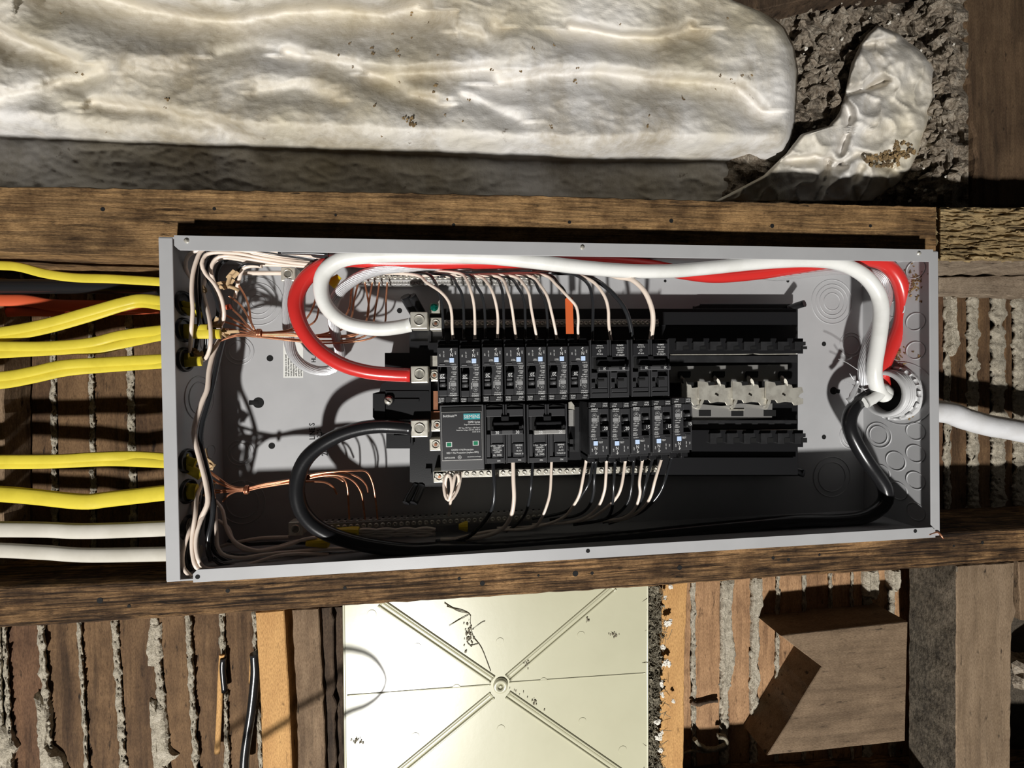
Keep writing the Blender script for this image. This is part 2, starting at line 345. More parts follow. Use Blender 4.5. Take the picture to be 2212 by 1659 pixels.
lump('D', [(1268, 200), (1345, 195), (1350, 330), (1320, 372), (1272, 355)], YW, .012); lump('D', [(1412, 200), (1470, 200), (1468, 300), (1440, 325), (1415, 315)], YW, .012)
lump(0, [(2038, 640), (2050, 640), (2050, 700), (2060, 745), (2048, 770), (2038, 760)], YW, .012)

def zc(x0, x1, Y, z):                      # picture position of a height z on plane Y near pixel columns x0,x1 (only to meet the box edge)
    out = []
    for px in (x0, x1):
        lo_, hi = -200, 2000
        for _ in range(40):
            m_ = (lo_+hi)/2
            if P(px, m_, Y).z > z: lo_ = m_
            else: hi = m_
        out.append((px, lo_))
    return out
YS = .026
tb = zc(356, 2022, YS, .3655+ZO)
plank('timber_stud', 'stud', [(-800, 380), (0, 402), (300, 406), (600, 412), (1100, 421), (1560, 434), (2024, 446), (2022, tb[1][1]), (356, tb[0][1]), (344, 553), (150, 549), (0, 545), (-800, 520)], YS, .088,
      'long brown weathered stud running above the grey electrical box', 'stud', holes=[(222, 452, 5), (463, 451, 4), (725, 465, 3), (980, 486, 4), (1230, 480, 4), (1450, 477, 5), (1668, 488, 5), (1880, 488, 4)])
plank('rotten_stud', 'rotten', [(2027, 447), (2120, 449), (2420, 452), (2420, 566), (2212, 562), (2100, 566), (2032, 563)], .024, .090, 'pale rotten cracked stud end right of the box', 'stud', jit=.0025, ch=.003)
bb = zc(362, 2024, YS, -.003+ZO)
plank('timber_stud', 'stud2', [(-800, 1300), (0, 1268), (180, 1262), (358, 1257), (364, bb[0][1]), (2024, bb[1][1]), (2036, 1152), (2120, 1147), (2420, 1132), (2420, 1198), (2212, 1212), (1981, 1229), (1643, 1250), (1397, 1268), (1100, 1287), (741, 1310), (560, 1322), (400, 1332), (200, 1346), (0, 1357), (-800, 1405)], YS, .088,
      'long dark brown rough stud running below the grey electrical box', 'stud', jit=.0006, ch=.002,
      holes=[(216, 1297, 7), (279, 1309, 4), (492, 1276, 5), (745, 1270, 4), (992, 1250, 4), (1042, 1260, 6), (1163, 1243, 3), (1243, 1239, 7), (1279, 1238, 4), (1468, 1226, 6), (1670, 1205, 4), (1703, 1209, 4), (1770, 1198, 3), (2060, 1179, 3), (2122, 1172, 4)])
# stud beyond the bottom edge whose shade falls on the lower strip
plank('fresh_batten', 'fresh', [(551, 1323), (613, 1318), (624, 1500), (636, 1800), (571, 1800), (562, 1500)], .082, .03, 'fresh yellow pine batten standing against the laths', 'batten', jit=.0003)
plank('weathered_batten', 'grey_wood', [(630, 1317), (688, 1314), (696, 1450), (708, 1800), (646, 1800), (640, 1500)], .090, .025, 'grey brown weathered batten right of the pine batten', 'batten', jit=.0008)
plank('split_board', 'dark_wood', [(690, 1313), (717, 1311), (722, 1450), (730, 1800), (710, 1800), (699, 1450)], .098, .017, 'narrow dark split board left of the cream cover', 'board', jit=.002)
plank('gap_shade_strip', 'dark_wood', [(720, 1311), (741, 1310), (744, 1800), (733, 1800), (725, 1450)], .106, .009, 'very dark narrow strip standing for the shade in the gap beside the cream cover', 'board', jit=.001)  # no board here: dark-coloured strip stands in for shade in the gap
plank('pine_strip', 'fresh', [(1432, 1262), (1486, 1258), (1480, 1400), (1475, 1800), (1421, 1800), (1427, 1450)], .070, .045, 'orange yellow pine strip right of the cream cover with white crumbs', 'strip', jit=.0005)
plank('broken_block', 'block', [(1686, 1373), (1775, 1440), (1735, 1505), (1700, 1565), (1657, 1632), (1800, 1618), (1955, 1601), (1958, 1470), (1961, 1343), (1820, 1358)], .066, .050,
      'broad brown block of wood nailed over the orange laths with a slanted broken end', 'block', jit=.0002, ch=.0008)
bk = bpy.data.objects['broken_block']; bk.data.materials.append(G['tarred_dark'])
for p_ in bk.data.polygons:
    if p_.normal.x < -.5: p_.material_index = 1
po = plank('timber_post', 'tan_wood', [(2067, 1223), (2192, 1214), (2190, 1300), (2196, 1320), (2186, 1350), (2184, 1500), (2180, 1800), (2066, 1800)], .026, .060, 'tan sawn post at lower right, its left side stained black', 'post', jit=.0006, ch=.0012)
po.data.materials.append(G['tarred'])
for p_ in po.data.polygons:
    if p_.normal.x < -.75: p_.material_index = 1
nx, ny = 150, 46; vs = []
for j in range(ny+1):
    for i in range(nx+1):
        px = 2029+391*i/nx; py = 448+(116)*j/ny+1.5*noise.noise(Vector((px*.04, 0, 7)))
        n1 = 1-abs(noise.noise(Vector((px*.010, py*.085+px*.004, 41)))); n2 = 1-abs(noise.noise(Vector((px*.022, py*.2, 47))))
        y = .0175+.006*max(0, n1-.84)/.16+.003*max(0, n2-.85)/.15+.006*noise.noise(Vector((px*.03, py*.03, 51)))+.007*max(0, noise.noise(Vector((px*.02, py*.05, 60))))
        if i in (0, nx) or j in (0, ny): y += .004
        vs.append(P(px, py, y))
rs = bpy.data.objects['rotten_stud']; rs.data.materials.append(G['grey_wood2'])
for p_ in rs.data.polygons:
    if p_.normal.z < -.7: p_.material_index = 1
obj('splintered_face', MB().add(vs, [(j*(nx+1)+i, j*(nx+1)+i+1, (j+1)*(nx+1)+i+1, (j+1)*(nx+1)+i) for j in range(ny) for i in range(nx)], False), 'rotten', rs)
plank('grey_board', 'grey_wood2', [(2030, 598), (2420, 590), (2420, 640), (2212, 641), (2030, 634)], .094, .02, 'grey weathered horizontal board right of the box under the rotten stud', 'board', jit=.001)
plank('edge_board', 'grey_wood', [(2200, 1213), (2420, 1200), (2420, 1355), (2206, 1340)], .07, .04, 'brown board end right of the tan post', 'board')
o = MB(); o.blob(P(2215, 1450, .10), .022, .5, 2); tag(obj('rubble_stone', o, 'rubble'), 'pale rough stone at the right edge beside the tan post', 'stone')
plank('upright_board', 'grey_wood', [(-160, 600), (6, 600), (8, 1256), (-160, 1256)], .085, .03, 'upright board at the left edge behind the yellow cables', 'board')
plank('wide_plank', 'plank_brown', [(2088, -60), (2420, -60), (2420, 449), (2098, 446), (2112, 340), (2098, 250), (2086, 120)], .104, .06, 'wide brown upright plank at the upper right corner', 'plank', jit=.0025, ch=.003)
plank('dark_crossbeam', 'dark_wood', [(1400, -60), (2080, -60), (2080, -40), (1780, -12), (1640, 22), (1450, -4)], .112, .03, 'dark timber edge above the white wrap at the top', 'timber')
# lower stud outside the frame
plank('timber_stud', 'stud2', [(1300, 1812), (2500, 1730), (2500, 1850), (1300, 1930)], .026, .088, 'stud just below the frame at the right', 'stud')
Lp = Vector(lo.location)
def toward(px, py, Y, k): S = P(px, py, Y); return S+(Lp-S)*k
q = [toward(x, y, .058, k) for x, y, k in [(690, 1402, .062), (760, 1402, .062), (806, 1420, .062), (832, 1462, .062), (822, 1498, .062), (790, 1524, .062), (740, 1544, .062), (600, 1620, .062), (400, 1750, .06)]]
tag(obj('hanging_cord', MB().tube(q, .0034, 10), 'black_cable', origin=q[0]), 'thin black cord looping in front of the wall just below the frame', 'cord')
# splinters and old cord on the laths
def sliver(c, pts, Y, r, m, label, cat, name, flat=.5, group=None, seg=10, lump=0):
    mb = MB().tube(path(c, pts, Y), r, seg, flat, lump=lump); return tag(obj(name, mb, m), label, cat, group)
sliver('B', [(1395, 770), (1385, 950), (1378, 1150), (1365, 1390)], .107, .0035, 'fresh', 'long pale wood splinter on the laths left of the pine batten', 'splinter', 'wood_splinter')
sliver('B', [(1583, 760), (1580, 860), (1575, 950)], .107, .0025, 'fresh', 'short pale splinter beside the dark cord', 'splinter', 'wood_splinter')
sliver('B', [(1600, 760), (1605, 860), (1598, 960), (1580, 1120), (1555, 1280), (1540, 1400), (1535, 1500)], .100, .0055, 'black_cable', 'old dark cord hanging against the laths left of the pine batten', 'cord', 'old_cord', 1)
sliver('B', [(1403, 790), (1400, 860), (1412, 1000)], .107, .0035, 'black_cable', 'short dark shred stuck between laths beside the splinter', 'shred', 'dark_shred', 1)
sliver('D', [(300, 970), (330, 985), (400, 968), (450, 962)], .110, .0028, 'dark_wood', 'small dark twig lying across the orange laths', 'twig', 'small_twig', 1, lump=.6)
sliver('D', [(320, 1185), (350, 1225), (400, 1248), (460, 1240), (505, 1215), (490, 1175), (455, 1172)], .100, .0032, 'debris', 'pale curled fibre at the bottom beside the pine strip', 'fibre', 'curled_fibre', 1, lump=.8)
sliver('D', [(255, 1268), (320, 1255), (400, 1262)], .100, .0015, 'debris', 'thin pale fibre below the curled one at the bottom', 'fibre', 'thin_fibre', 1, lump=.8)

# ------------------------------------------------------------------ lumpy surfaces
def segd(px, py, pl):
    best = (1e9, 0)
    for (x0, y0), (x1, y1) in zip(pl, pl[1:]):
        dx, dy = x1-x0, y1-y0; t = max(0, min(1, ((px-x0)*dx+(py-y0)*dy)/(dx*dx+dy*dy))); qx, qy = x0+dx*t, y0+dy*t
        d = math.hypot(px-qx, py-qy)
        if d < best[0]: best = (d, 1 if py > qy else -1)
    return best
VAL = [([(120, -30), (240, 5), (330, 30), (430, 48), (520, 50), (620, 34), (720, 26), (830, 38), (900, 20)], .042, 66, 26),
       ([(-120, 40), (0, 74), (60, 100), (165, 136)], .026, 40, 14),
       ([(280, 118), (340, 124), (400, 108), (440, 80)], -.008, 24, 26),
       ([(110, 186), (175, 178), (220, 158)], .012, 24, 14),
       ([(200, 225), (330, 240), (390, 255), (450, 262), (520, 290)], .014, 26, 14),
       ([(620, 120), (760, 145), (830, 172), (880, 208), (940, 222)], .016, 34, 16),
       ([(800, 162), (960, 160), (1060, 150)], .014, 30, 14),
       ([(1000, 70), (1055, 86), (1068, 55)], .012, 34, 16),
       ([(1230, 60), (1340, 82), (1420, 84), (1470, 72), (1490, 60)], .026, 46, 12),
       ([(1080, 182), (1180, 167), (1290, 160), (1400, 175), (1500, 182), (1590, 192), (1640, 240)], .018, 50, 16),
       ([(1000, 212), (1040, 226), (1120, 262)], .010, 26, 14),
       ([(470, 122), (560, 106), (640, 118)], .014, 40, 18),
       ([(0, 215), (80, 205), (150, 240)], .010, 34, 20), ([(560, 200), (640, 190), (720, 215)], .010, 30, 18)]
def wrapY(px, py, q):
    y = .098+.012*noise.noise(Vector((px*.0035, py*.008, 1)))+.008*noise.noise(Vector((px*.006, py*.012, 3)))+.0022*noise.noise(Vector((px*.018, py*.022, 5)))*max(0,min(1,(330-py)/60))
    r1 = 1-abs(noise.noise(Vector((px*.012+py*.006, py*.028-px*.004, 9)))); y += -.0016*(r1**8)+.0008*noise.noise(Vector((px*.11, py*.13, 18)))+.0012*noise.noise(Vector((px*.06, py*.09, 8)))
    for pl, d, wb, wa in VAL:
        if not (min(p[0] for p in pl)-90 < px < max(p[0] for p in pl)+90): continue
        ds, side = segd(px, py, pl); wd = wb if side > 0 else wa; y += d*1.15*math.exp(-(ds/wd)**2)
    e = max(0, (py-(236+.042*max(0, min(px, 1250))))/62.); y += .056*min(1, e)**1.5
    y += .045*q**6
    return y
BR = [(-60, 1560), (0, 1600), (22, 1650), (60, 1695), (100, 1716), (150, 1724), (200, 1722), (260, 1718), (310, 1706), (350, 1700), (412, 1690)]
def interp(tab, v):
    if v <= tab[0][0]: return tab[0][1]
    for (a, b), (c, d) in zip(tab, tab[1:]):
        if v <= c: return b+(d-b)*(v-a)/(c-a)
    return tab[-1][1]
nx, ny = 520, 130; vs = []
for j in range(ny+1):
    py = -70+(506)*j/ny; xr = interp(BR, py)
    for i in range(nx+1):
        u = i/nx; px = -900+(xr+900)*u
        q = max(0, 1-(xr-px)/60.)
        vs.append(P(px, py+2*noise.noise(Vector((px*.02, 0, 0))), wrapY(px, py, q)))
sheet = MB().add(vs, [(j*(nx+1)+i, j*(nx+1)+i+1, (j+1)*(nx+1)+i+1, (j+1)*(nx+1)+i) for j in range(ny) for i in range(nx)], True)
wrap = obj('insulation_wrap', sheet, 'bag'); tag(wrap, 'long dirty white wrapped insulation batt above the upper stud', 'insulation')
sm_ = wrap.modifiers.new('solid', 'SOLIDIFY'); sm_.thickness = .0012; sm_.offset = 1
dm = MB()
for (x, y, r) in [(889, 30, 6), (925, 49, 4), (888, 82, 4), (848, 74, 3), (803, 103, 5), (805, 115, 5), (754, 95, 4), (731, 119, 3), (857, 110, 5), (862, 121, 3), (884, 262, 11), (893, 272, 7), (872, 255, 6), (965, 214, 4), (1012, 216, 5), (962, 249, 4), (946, 119, 3), (1062, 148, 6), (360, 215, 5), (356, 232, 3), (178, 160, 3), (165, 158, 3), (129, 29, 3), (762, 145, 4), (808, 228, 4), (940, 185, 7), (938, 198, 5),
                  (1242, 176, 6), (1190, 273, 5), (1477, 213, 5), (1247, 147, 5), (1198, 98, 4), (1152, 104, 4), (1400, 272, 5), (1403, 250, 3), (1555, 163, 5), (1580, 170, 4), (1603, 164, 4), (1625, 163, 4), (1547, 193, 3), (1572, 40, 3), (1340, 52, 3), (1125, 153, 4), (229, 286, 2), (825, 294, 3), (863, 178, 3), (1000, 262, 3)]:
    c = P(x, y, wrapY(x, y, max(0, 1-(interp(BR, y)-x)/60.))-.0012)
    for k in range(6): dm.blob(c+Vector((random.uniform(-1, 1), 0, random.uniform(-1, 1)))*r*.00042, r*.00020*random.uniform(.5, 1.2), .6, 0, (1, .35, 1))
obj('dirt_crumbs', dm, 'dirt', wrap, stuff=True)

# rubble behind the bags
nx, ny = 120, 120; vs = []
for j in range(ny+1):
    for i in range(nx+1):
        px = 1560+(2092-1560)*i/nx; py = -70+(530)*j/ny
        y = .150-.045*max(0, min(1, (px-1960)/90.))+.022*noise.noise(Vector((px*.012, py*.014, 2)))+.012*noise.noise(Vector((px*.035, py*.04, 4)))+.006*noise.noise(Vector((px*.09, py*.1, 6)))
        vs.append(P(px, py, y))
tag(obj('rubble_fill', MB().add(vs, [(j*(nx+1)+i, j*(nx+1)+i+1, (j+1)*(nx+1)+i+1, (j+1)*(nx+1)+i) for j in range(ny) for i in range(nx)], False), 'rubble'), 'crumbling brown rubble and fibre packed behind the torn wrap', 'rubble', None, 'stuff')
for nm, m_, n_, lab in (('rubble_crumbs', 'rubble', 260, 'loose brown rubble crumbs between the wrap and the wide plank'), ('plaster_crumbs', 'plaster', 45, 'small pale plaster crumbs scattered in the rubble')):
    rb = MB()
    for k in range(n_):
        x = random.uniform(1715, 2066); y = random.uniform(0, 440)
        rb.blob(P(x, y, .136-.042*max(0, min(1, (x-1960)/90.))+random.uniform(-.008, .012)), random.uniform(.0025, .0095) if m_ == 'rubble' else random.uniform(.0008, .0024), .6, 0)
    tag(obj(nm, rb, m_), lab, 'rubble', None, 'stuff')
# torn second wrap
LT = [(55, 1893), (75, 1872), (100, 1856), (140, 1838), (190, 1828), (215, 1822), (245, 1812), (272, 1790), (290, 1730), (330, 1700), (380, 1648), (420, 1572), (434, 1545)]
RT = [(55, 1900), (75, 1945), (110, 1990), (135, 2018), (160, 2025), (210, 2027), (260, 2012), (330, 1985), (375, 1962), (400, 1935), (434, 1888)]
FOLD = [([(1822, 215), (1835, 250), (1830, 290), (1815, 330)], .016, 10, 10), ([(1700, 345), (1760, 338), (1815, 355)], .018, 14, 6), ([(1815, 355), (1850, 330), (1900, 345), (1960, 380)], .014, 14, 6),
        ([(1790, 340), (1780, 390), (1760, 430)], .014, 9, 9), ([(1860, 100), (1900, 92), (1960, 85)], .010, 16, 6), ([(1835, 200), (1880, 190), (1910, 178)], .018, 6, 12), ([(1835, 300), (1880, 260), (1960, 250)], -.006, 20, 20), ([(1860, 360), (1840, 400), (1850, 430)], .012, 10, 10)]
nx, ny = 110, 110; vs = []
for j in range(ny+1):
    py = 55+379*j/ny; xl = interp(LT, py); xr = interp(RT, py)
    for i in range(nx+1):
        u = i/nx; px = xl+(xr-xl)*u
        y = .104+.010*noise.noise(Vector((px*.012, py*.012, 20)))+.005*noise.noise(Vector((px*.03, py*.03, 22)))+.014*max(0, (py-330)/100.)+.0015*noise.noise(Vector((px*.08, py*.08, 5)))
        y += -.006*(1-abs(noise.noise(Vector((px*.018-py*.01, py*.018+px*.008, 31)))))**5
        y += .03*max(0, 1-(xr-px)/28.)**3+.015*max(0, 1-(px-xl)/16.)**3
        for pl, d, wb, wa in FOLD:
            ds, side = segd(px, py, pl); y += d*math.exp(-(ds/(wb if side > 0 else wa))**2)
        vs.append(P(px+1.5*noise.noise(Vector((0, py*.1, 3))), py, y))
wr2 = obj('torn_wrap', MB().add(vs, [(j*(nx+1)+i, j*(nx+1)+i+1, (j+1)*(nx+1)+i+1, (j+1)*(nx+1)+i) for j in range(ny) for i in range(nx)], True), 'bag')
tag(wr2, 'crumpled torn white wrap folded over at the upper right', 'insulation'); sm_ = wr2.modifiers.new('solid', 'SOLIDIFY'); sm_.thickness = .001; sm_.offset = 1
dm = MB()
for k in range(130):
    t = random.random(); x = 1890+70*t+random.uniform(-28, 28); y = 352-35*t+random.uniform(-12, 16)
    dm.blob(P(x, y, .101+random.uniform(-.003, .004)), random.uniform(.001, .0035), .6, 0, (1, .5, 1))
obj('dirt_crumbs', dm, 'dirt', wr2, stuff=True)

# ------------------------------------------------------------------ cream cover
YC = .058
cv = thing('plastic_cover', P(1080, 1480, YC), 'cream plastic access cover with crossed ribs below the box', 'cover')
q = poly(0, [(743, 1300), (1398, 1250), (1398, 1740), (748, 1760)], YC); obj('cover_plate', MB().prism(q, YC, YC+.004, .0006), 'cream', cv)
for e in ([(743, 1300), (748, 1760)], [(1398, 1250), (1398, 1740)]): obj('rim', MB().tube(path(0, e, YC+.001), .0018, 6), 'cream', cv)
for e in ([(822, 1302), (1064, 1468)], [(1326, 1268), (1097, 1464)], [(1097, 1500), (1345, 1672)], [(1063, 1502), (835, 1690)]):
    A, B = path(0, e, YC); d = (B-A).normalized(); nn = Vector((-d.z, 0, d.x))*.0042
    for s_ in (-1, 1): obj('rib', MB().tube([A+nn*s_, B+nn*s_], .0016, 8), 'cream', cv)
    obj('rib_channel', MB().tube([A, B], .0026, 8, .25), 'cream', cv)
for e in ([(750, 1502), (1060, 1479)], [(1100, 1474), (1394, 1454)]): obj('seam', MB().tube(path(0, e, YC), .0011, 6, .6), 'cream', cv)
c = P(1081, 1480, YC); obj('boss', MB().lathe(c, (0, -1, 0), [(0, .0095), (.003, .009), (.0036, .0075), (.0036, .0038), (.0012, .0034)], 28), 'cream', cv)
obj('boss_screw', MB().lathe(c+Vector((0, -.0012, 0)), (0, -1, 0), [(0, .0033), (.001, .003), (.0016, .0012)], 16), 'cream', cv)
for (x, y, r) in [(986, 1488, 10), (1174, 1472, 9), (803, 1327, 10), (901, 1399, 10), (1080, 1386, 9), (1082, 1574, 9), (1255, 1372, 9), (897, 1591, 9), (1258, 1558, 9), (1345, 1620, 10)]:
    obj('ejector_mark', MB().lathe(P(x, y, YC), (0, -1, 0), [(0, r*.00058), (.00045, r*.00056)], 24), 'cream', cv)
wb_ = MB()
for e in ([(965, 1310), (1012, 1325), (1016, 1345), (1022, 1375), (1040, 1400), (1060, 1450)], [(1012, 1325), (985, 1318), (960, 1302)], [(1020, 1360), (1040, 1345), (1048, 1342)], [(1012, 1328), (990, 1340), (970, 1352)], [(1008, 1385), (1016, 1395), (1035, 1390)]):
    wb_.tube(path(0, e, YC-.0008), .0004, 5, lump=1.5)
for k in range(40): wb_.blob(P(1012+random.gauss(0, 5), 1370+random.gauss(0, 13), YC-.001), random.uniform(.0004, .0014), .7, 0, (1, .4, 1))
for k in range(90):
    t = random.random(); x, y = random.choice([(1100+80*t, 1484+48*t), (1155, 1515), (1135, 1432), (1268, 1340), (1325, 1372), (760+20*t, 1600)])
    wb_.blob(P(x+random.gauss(0, 4), y+random.gauss(0, 4), YC-.001), random.uniform(.0003, .0011), .7, 0, (1, .4, 1))
tag(obj('cobweb_dirt', wb_, 'debris'), 'brown cobweb and dust stuck on the cream cover', 'dirt', None, 'stuff')
db = MB()
for k in range(520):
    y = random.uniform(1268, 1690); x = 1412+random.gauss(0, 7)
    db.blob(P(x, y, .068+random.uniform(-.006, .012)), random.uniform(.0012, .0045), .8, 0)
for k in range(260):
    y = random.uniform(1268, 1690); x = 1413+random.gauss(0, 8); A = P(x, y, .062); db.tube([A, A+Vector((random.gauss(0, .004), -.002+random.gauss(0, .002), random.gauss(0, .004))), A+Vector((random.gauss(0, .007), -.003, random.gauss(0, .006)))], .0003, 4, cap=False)
tag(obj('fluffy_debris', db, 'debris'), 'grey brown fluff packed between the cream cover and the pine strip', 'debris', None, 'stuff')
pb = MB()
for (x, y, r) in [(1440, 1348, 14), (1432, 1400, 9), (1440, 1432, 15), (1428, 1478, 9), (1432, 1502, 8), (1424, 1560, 10), (1425, 1590, 12), (1455, 1515, 7), (1427, 1620, 10), (1448, 1267, 9), (1436, 1290, 6)]:
    for k in range(4): pb.blob(P(x+random.gauss(0, r*.3), y+random.gauss(0, r*.3), .059), r*.00022, .7, 1, (1, .5, 1))
tag(obj('plaster_crumbs', pb, 'plaster'), 'white plaster crumbs stuck along the edge of the pine strip', 'plaster', None, 'stuff')

# ------------------------------------------------------------------ the grey enclosure
L, H, D = .9131, .362, .0991; T = .0016; LIP = .0135
Z0, Z1 = ZO, ZO+H
box = thing('panel_enclosure', (L/2, D, Z0), 'open grey steel breaker panel box mounted sideways between the studs', 'electrical box')
obj('back_panel', MB().box(0, L, D, D+T, Z0, Z1), 'steel', box)
obj('top_wall', MB().box(0, L, .001, D, Z1-T, Z1), 'steel', box); obj('bottom_wall', MB().box(0, L, .001, D, Z0, Z0+T), 'steel', box)
obj('left_wall', MB().box(0, T, .001, D, Z0+T, Z1-T), 'steel', box); obj('right_wall', MB().box(L-T, L, .001, D, Z0+T, Z1-T), 'steel', box)
obj('left_lip', MB().box(0, LIP, 0, T, Z0+.001, Z1-.001), 'steel', box, .0006); obj('right_lip', MB().box(L-LIP+.001, L, 0, T, Z0+.001, Z1-.001), 'steel', box, .0006)
def lipp(x0, x1, z0, z1, top):
    c_ = .004
    pts = [(x0, z1), (x0, z0+c_ if top else z0), (x0+c_, z0), (x1-c_, z0), (x1, z0+c_), (x1, z1)] if top else [(x0, z0), (x1, z0), (x1, z1-c_), (x1-c_, z1), (x0+c_, z1), (x0, z1-c_)]
    return MB().prism(pts, -.0018, 0)
obj('top_lip', lipp(.017, L-.010, Z1-LIP, Z1+.0005, True), 'steel', box, .0005); obj('bottom_lip', lipp(.028, L-.0095, Z0-.0005, Z0+.0118, False), 'steel', box, .0005)
for (x, z, m_) in [(403, 520, 'silver'), (1258, 534, 'silver'), (1985, 547, 'silver')]:
    p = P(x, z, -.002); obj('lip_screw', MB().lathe(p, (0, -1, 0), [(0, .0026), (.0008, .0024), (.0014, .001)], 14), m_, box)
for (x, z) in [(427, 1246), (1270, 1190), (1977, 1147)]:
    p = P(x, z, -.0018); obj('screw_hole', MB().lathe(p, (0, -1, 0), [(0, .0024), (.0002, .0024)], 16), 'hole', box)
YB = D
def hole(x, y, r, Y=YB):
    p = P(x, y, Y-.0002); obj('mounting_hole', MB().lathe(p, (0, 1, 0), [(0, r*.00063), (.0003, r*.00063)], 20), 'hole', box)
for (x, y, r) in [(583, 774, 6.5), (587, 963, 6.5), (1780, 743, 5.5), (1780, 944, 5.5), (1437, 607, 3.2), (1532, 607, 3.2), (1702, 607, 3.6), (863, 671, 5.5)]: hole(x, y, r)
def keyhole(pts, c, r):
    p = P(c[0], c[1], YB-.0003); mb = MB().lathe(p, (0, 1, 0), [(0, r*.00063), (.0003, r*.00063)], 20); A, B = path(0, pts, YB-.0003); mb.tube([A, B], .0030, 10, .1); obj('keyhole', mb, 'hole', box)
keyhole([(558, 870), (538, 870)], (558, 870), 11); keyhole([(1803, 844), (1814, 846)], (1801, 844), 9)
def knock(c, axis, radii):
    for i, r in enumerate(radii): obj('knockout_ring', MB().ring(c, axis, r, .0009), 'steel', box)
YY = (0, 1, 0)
for (x, y, rr_) in [(557, 651, (.031, .0235, .017, .009)), (517, 758, (.0175, .0125)), (520, 978, (.0165, .012)), (1797, 652, (.033, .026, .020, .013)), (1838, 745, (.0185, .014)), (1838, 942, (.0185, .014)), (1797, 1030, (.030, .022)), (524, 1085, (.028, .02))]:
    knock(P(x, y, YB), YY, rr_)
def onwall(xw, px, py):                    # point on an end wall seen at (px,py)
    d = RI*((px-PCX)/F)+DN*((py-PCY)/F)+FW; return CAM+d*((xw-CAM.x)/d.x)
XL, XR = T, L-T
for (x, y, rr_) in [(432, 860, (.026, .019)), (456, 975, (.008,)), (445, 740, (.011,))]: knock(onwall(XL, x, y), (1, 0, 0), rr_)
for (x, y, rr_) in [(1978, 582, (.0115,)), (1978, 695, (.0115,)), (1978, 757, (.0115,)), (1935, 668, (.0115,)), (1930, 725, (.0115,)), (1978, 932, (.0115,)), (1978, 980, (.0115,)), (1898, 940, (.018, .013)), (1935, 996, (.013,)), (1978, 1038, (.0115,)), (1905, 1022, (.0115,)), (1978, 1105, (.0115,)), (1940, 1060, (.012,)), (1945, 850, (.043,))]:
    c = onwall(XR, x, y); knock(c, (1, 0, 0), rr_)
# sticker and print on the back panel
st = obj('warning_sticker', MB().prism(poly(0, [(612, 737), (655, 736), (655, 816), (612, 816)], D-.0003), D-.0004, D-.0001), 'sticker', box)
mb = MB()
for i, s_ in enumerate(['If this device is to be used', 'wall and the minimum', 'torque the line lugs', 'mounting screws', 'with the requirements', 'properly marked and', 'used by others']):
    p = P(618+i*5.4, 813, D-.0006); lettering(mb, s_, .0034, p.x, D-.0006, p.z, 90, 'LEFT', .8)
obj('printed_text', mb, 'black_print', st)
for (s_, x, y, sz) in [('LINE S', 675, 950, .010), ('2 25', 690, 945, .008), ('2ND UT', 702, 985, .011), ('HL', 678, 783, .008)]:
    p = P(x, y, D-.0002); obj('printed_text', lettering(MB(), s_, sz, p.x, D-.0003, p.z, 90, 'LEFT', .8), 'black_print', box)
# cable bushings on the left wall
for (y, Y) in [(655, .032), (713, .032), (777, .032), (996, .032), (1062, .032), (1140, .032), (1192, .032)]:
    z = P(384, y, Y).z; mb = MB(); mb.lathe((XL, Y, z), (1, 0, 0), [(0, .014), (.003, .0135), (.004, .012), (.001, .010)], 20); obj('cable_bushing', mb, 'blk', box)

# ------------------------------------------------------------------ breaker support and bus
bus = thing('bus_assembly', P(1330, 850, .08), 'black plastic breaker support with tinned bus bars inside the grey box', 'bus assembly')
def pb_(name, m_, pts, Y, d, c=0, ch=0, bevel=0, parent=bus, label=None):
    return obj(name, MB().prism(poly(c, pts, Y), Y, Y+d, ch), m_, parent, bevel, label=label)
def rect(x0, x1, y0, y1): return [(x0, y0), (x1, y0), (x1, y1), (x0, y1)]
pb_('base_plate', 'blk', rect(930, 1722, 672, 1027), .078, .020, bevel=.001)
pb_('base_rim', 'blk', rect(1513, 1722, 658, 674), .080, .018, bevel=.001)
pb_('end_bracket', 'blk', [(886, 688), (955, 688), (955, 1050), (912, 1050), (887, 1040), (887, 970)], .070, .028, bevel=.001)
pb_('upper_ledge', 'blk', rect(1420, 1722, 676, 700), .066, .012, bevel=.001); pb_('upper_ledge', 'blk', rect(955, 1722, 668, 688), .072, .008, bevel=.0008)
pb_('lower_ledge', 'blk', rect(1495, 1722, 966, 985), .068, .012, bevel=.001)
pb_('lower_skirt', 'blk', rect(955, 1722, 990, 1024), .060, .020, bevel=.001)
pb_('side_block', 'blk', rect(833, 932, 764, 794), .066, .03, bevel=.001)
mb_ = pb_('main_block', 'blk', [(826, 832), (840, 824), (928, 820), (928, 903), (812, 905), (808, 900), (808, 852), (822, 848)], .048, .048, bevel=.0015)
pb_('block_rib', 'blk', rect(852, 905, 862, 868), .046, .003, parent=mb_); pb_('block_flange', 'blk', rect(810, 830, 852, 902), .045, .004, parent=mb_, bevel=.0008)
pb_('block_rib', 'blk', rect(832, 926, 845, 848), .0465, .003, parent=mb_)
c = P(840, 865, .046); s1 = obj('screw', MB().lathe(c, (0, -1, 0), [(0, .0062), (.003, .0058), (.003, .0048)], 24), 'blk', bus)
obj('screw_head', MB().lathe(c+Vector((0, -.002, 0)), (0, -1, 0), [(0, .0048), (.0022, .0046), (.0034, .003), (.0038, .0005)], 24), 'silver', s1)
obj('slot', MB().tube([c+Vector((-.003, -.0056, .0022)), c+Vector((.003, -.0056, -.0022))], .0007, 6), 'hole', s1)
lb = pb_('side_block', 'blk', rect(836, 890, 933, 967), .062, .03, bevel=.001); pb_('block_rib', 'blk', rect(850, 886, 940, 958), .060, .003, parent=lb)
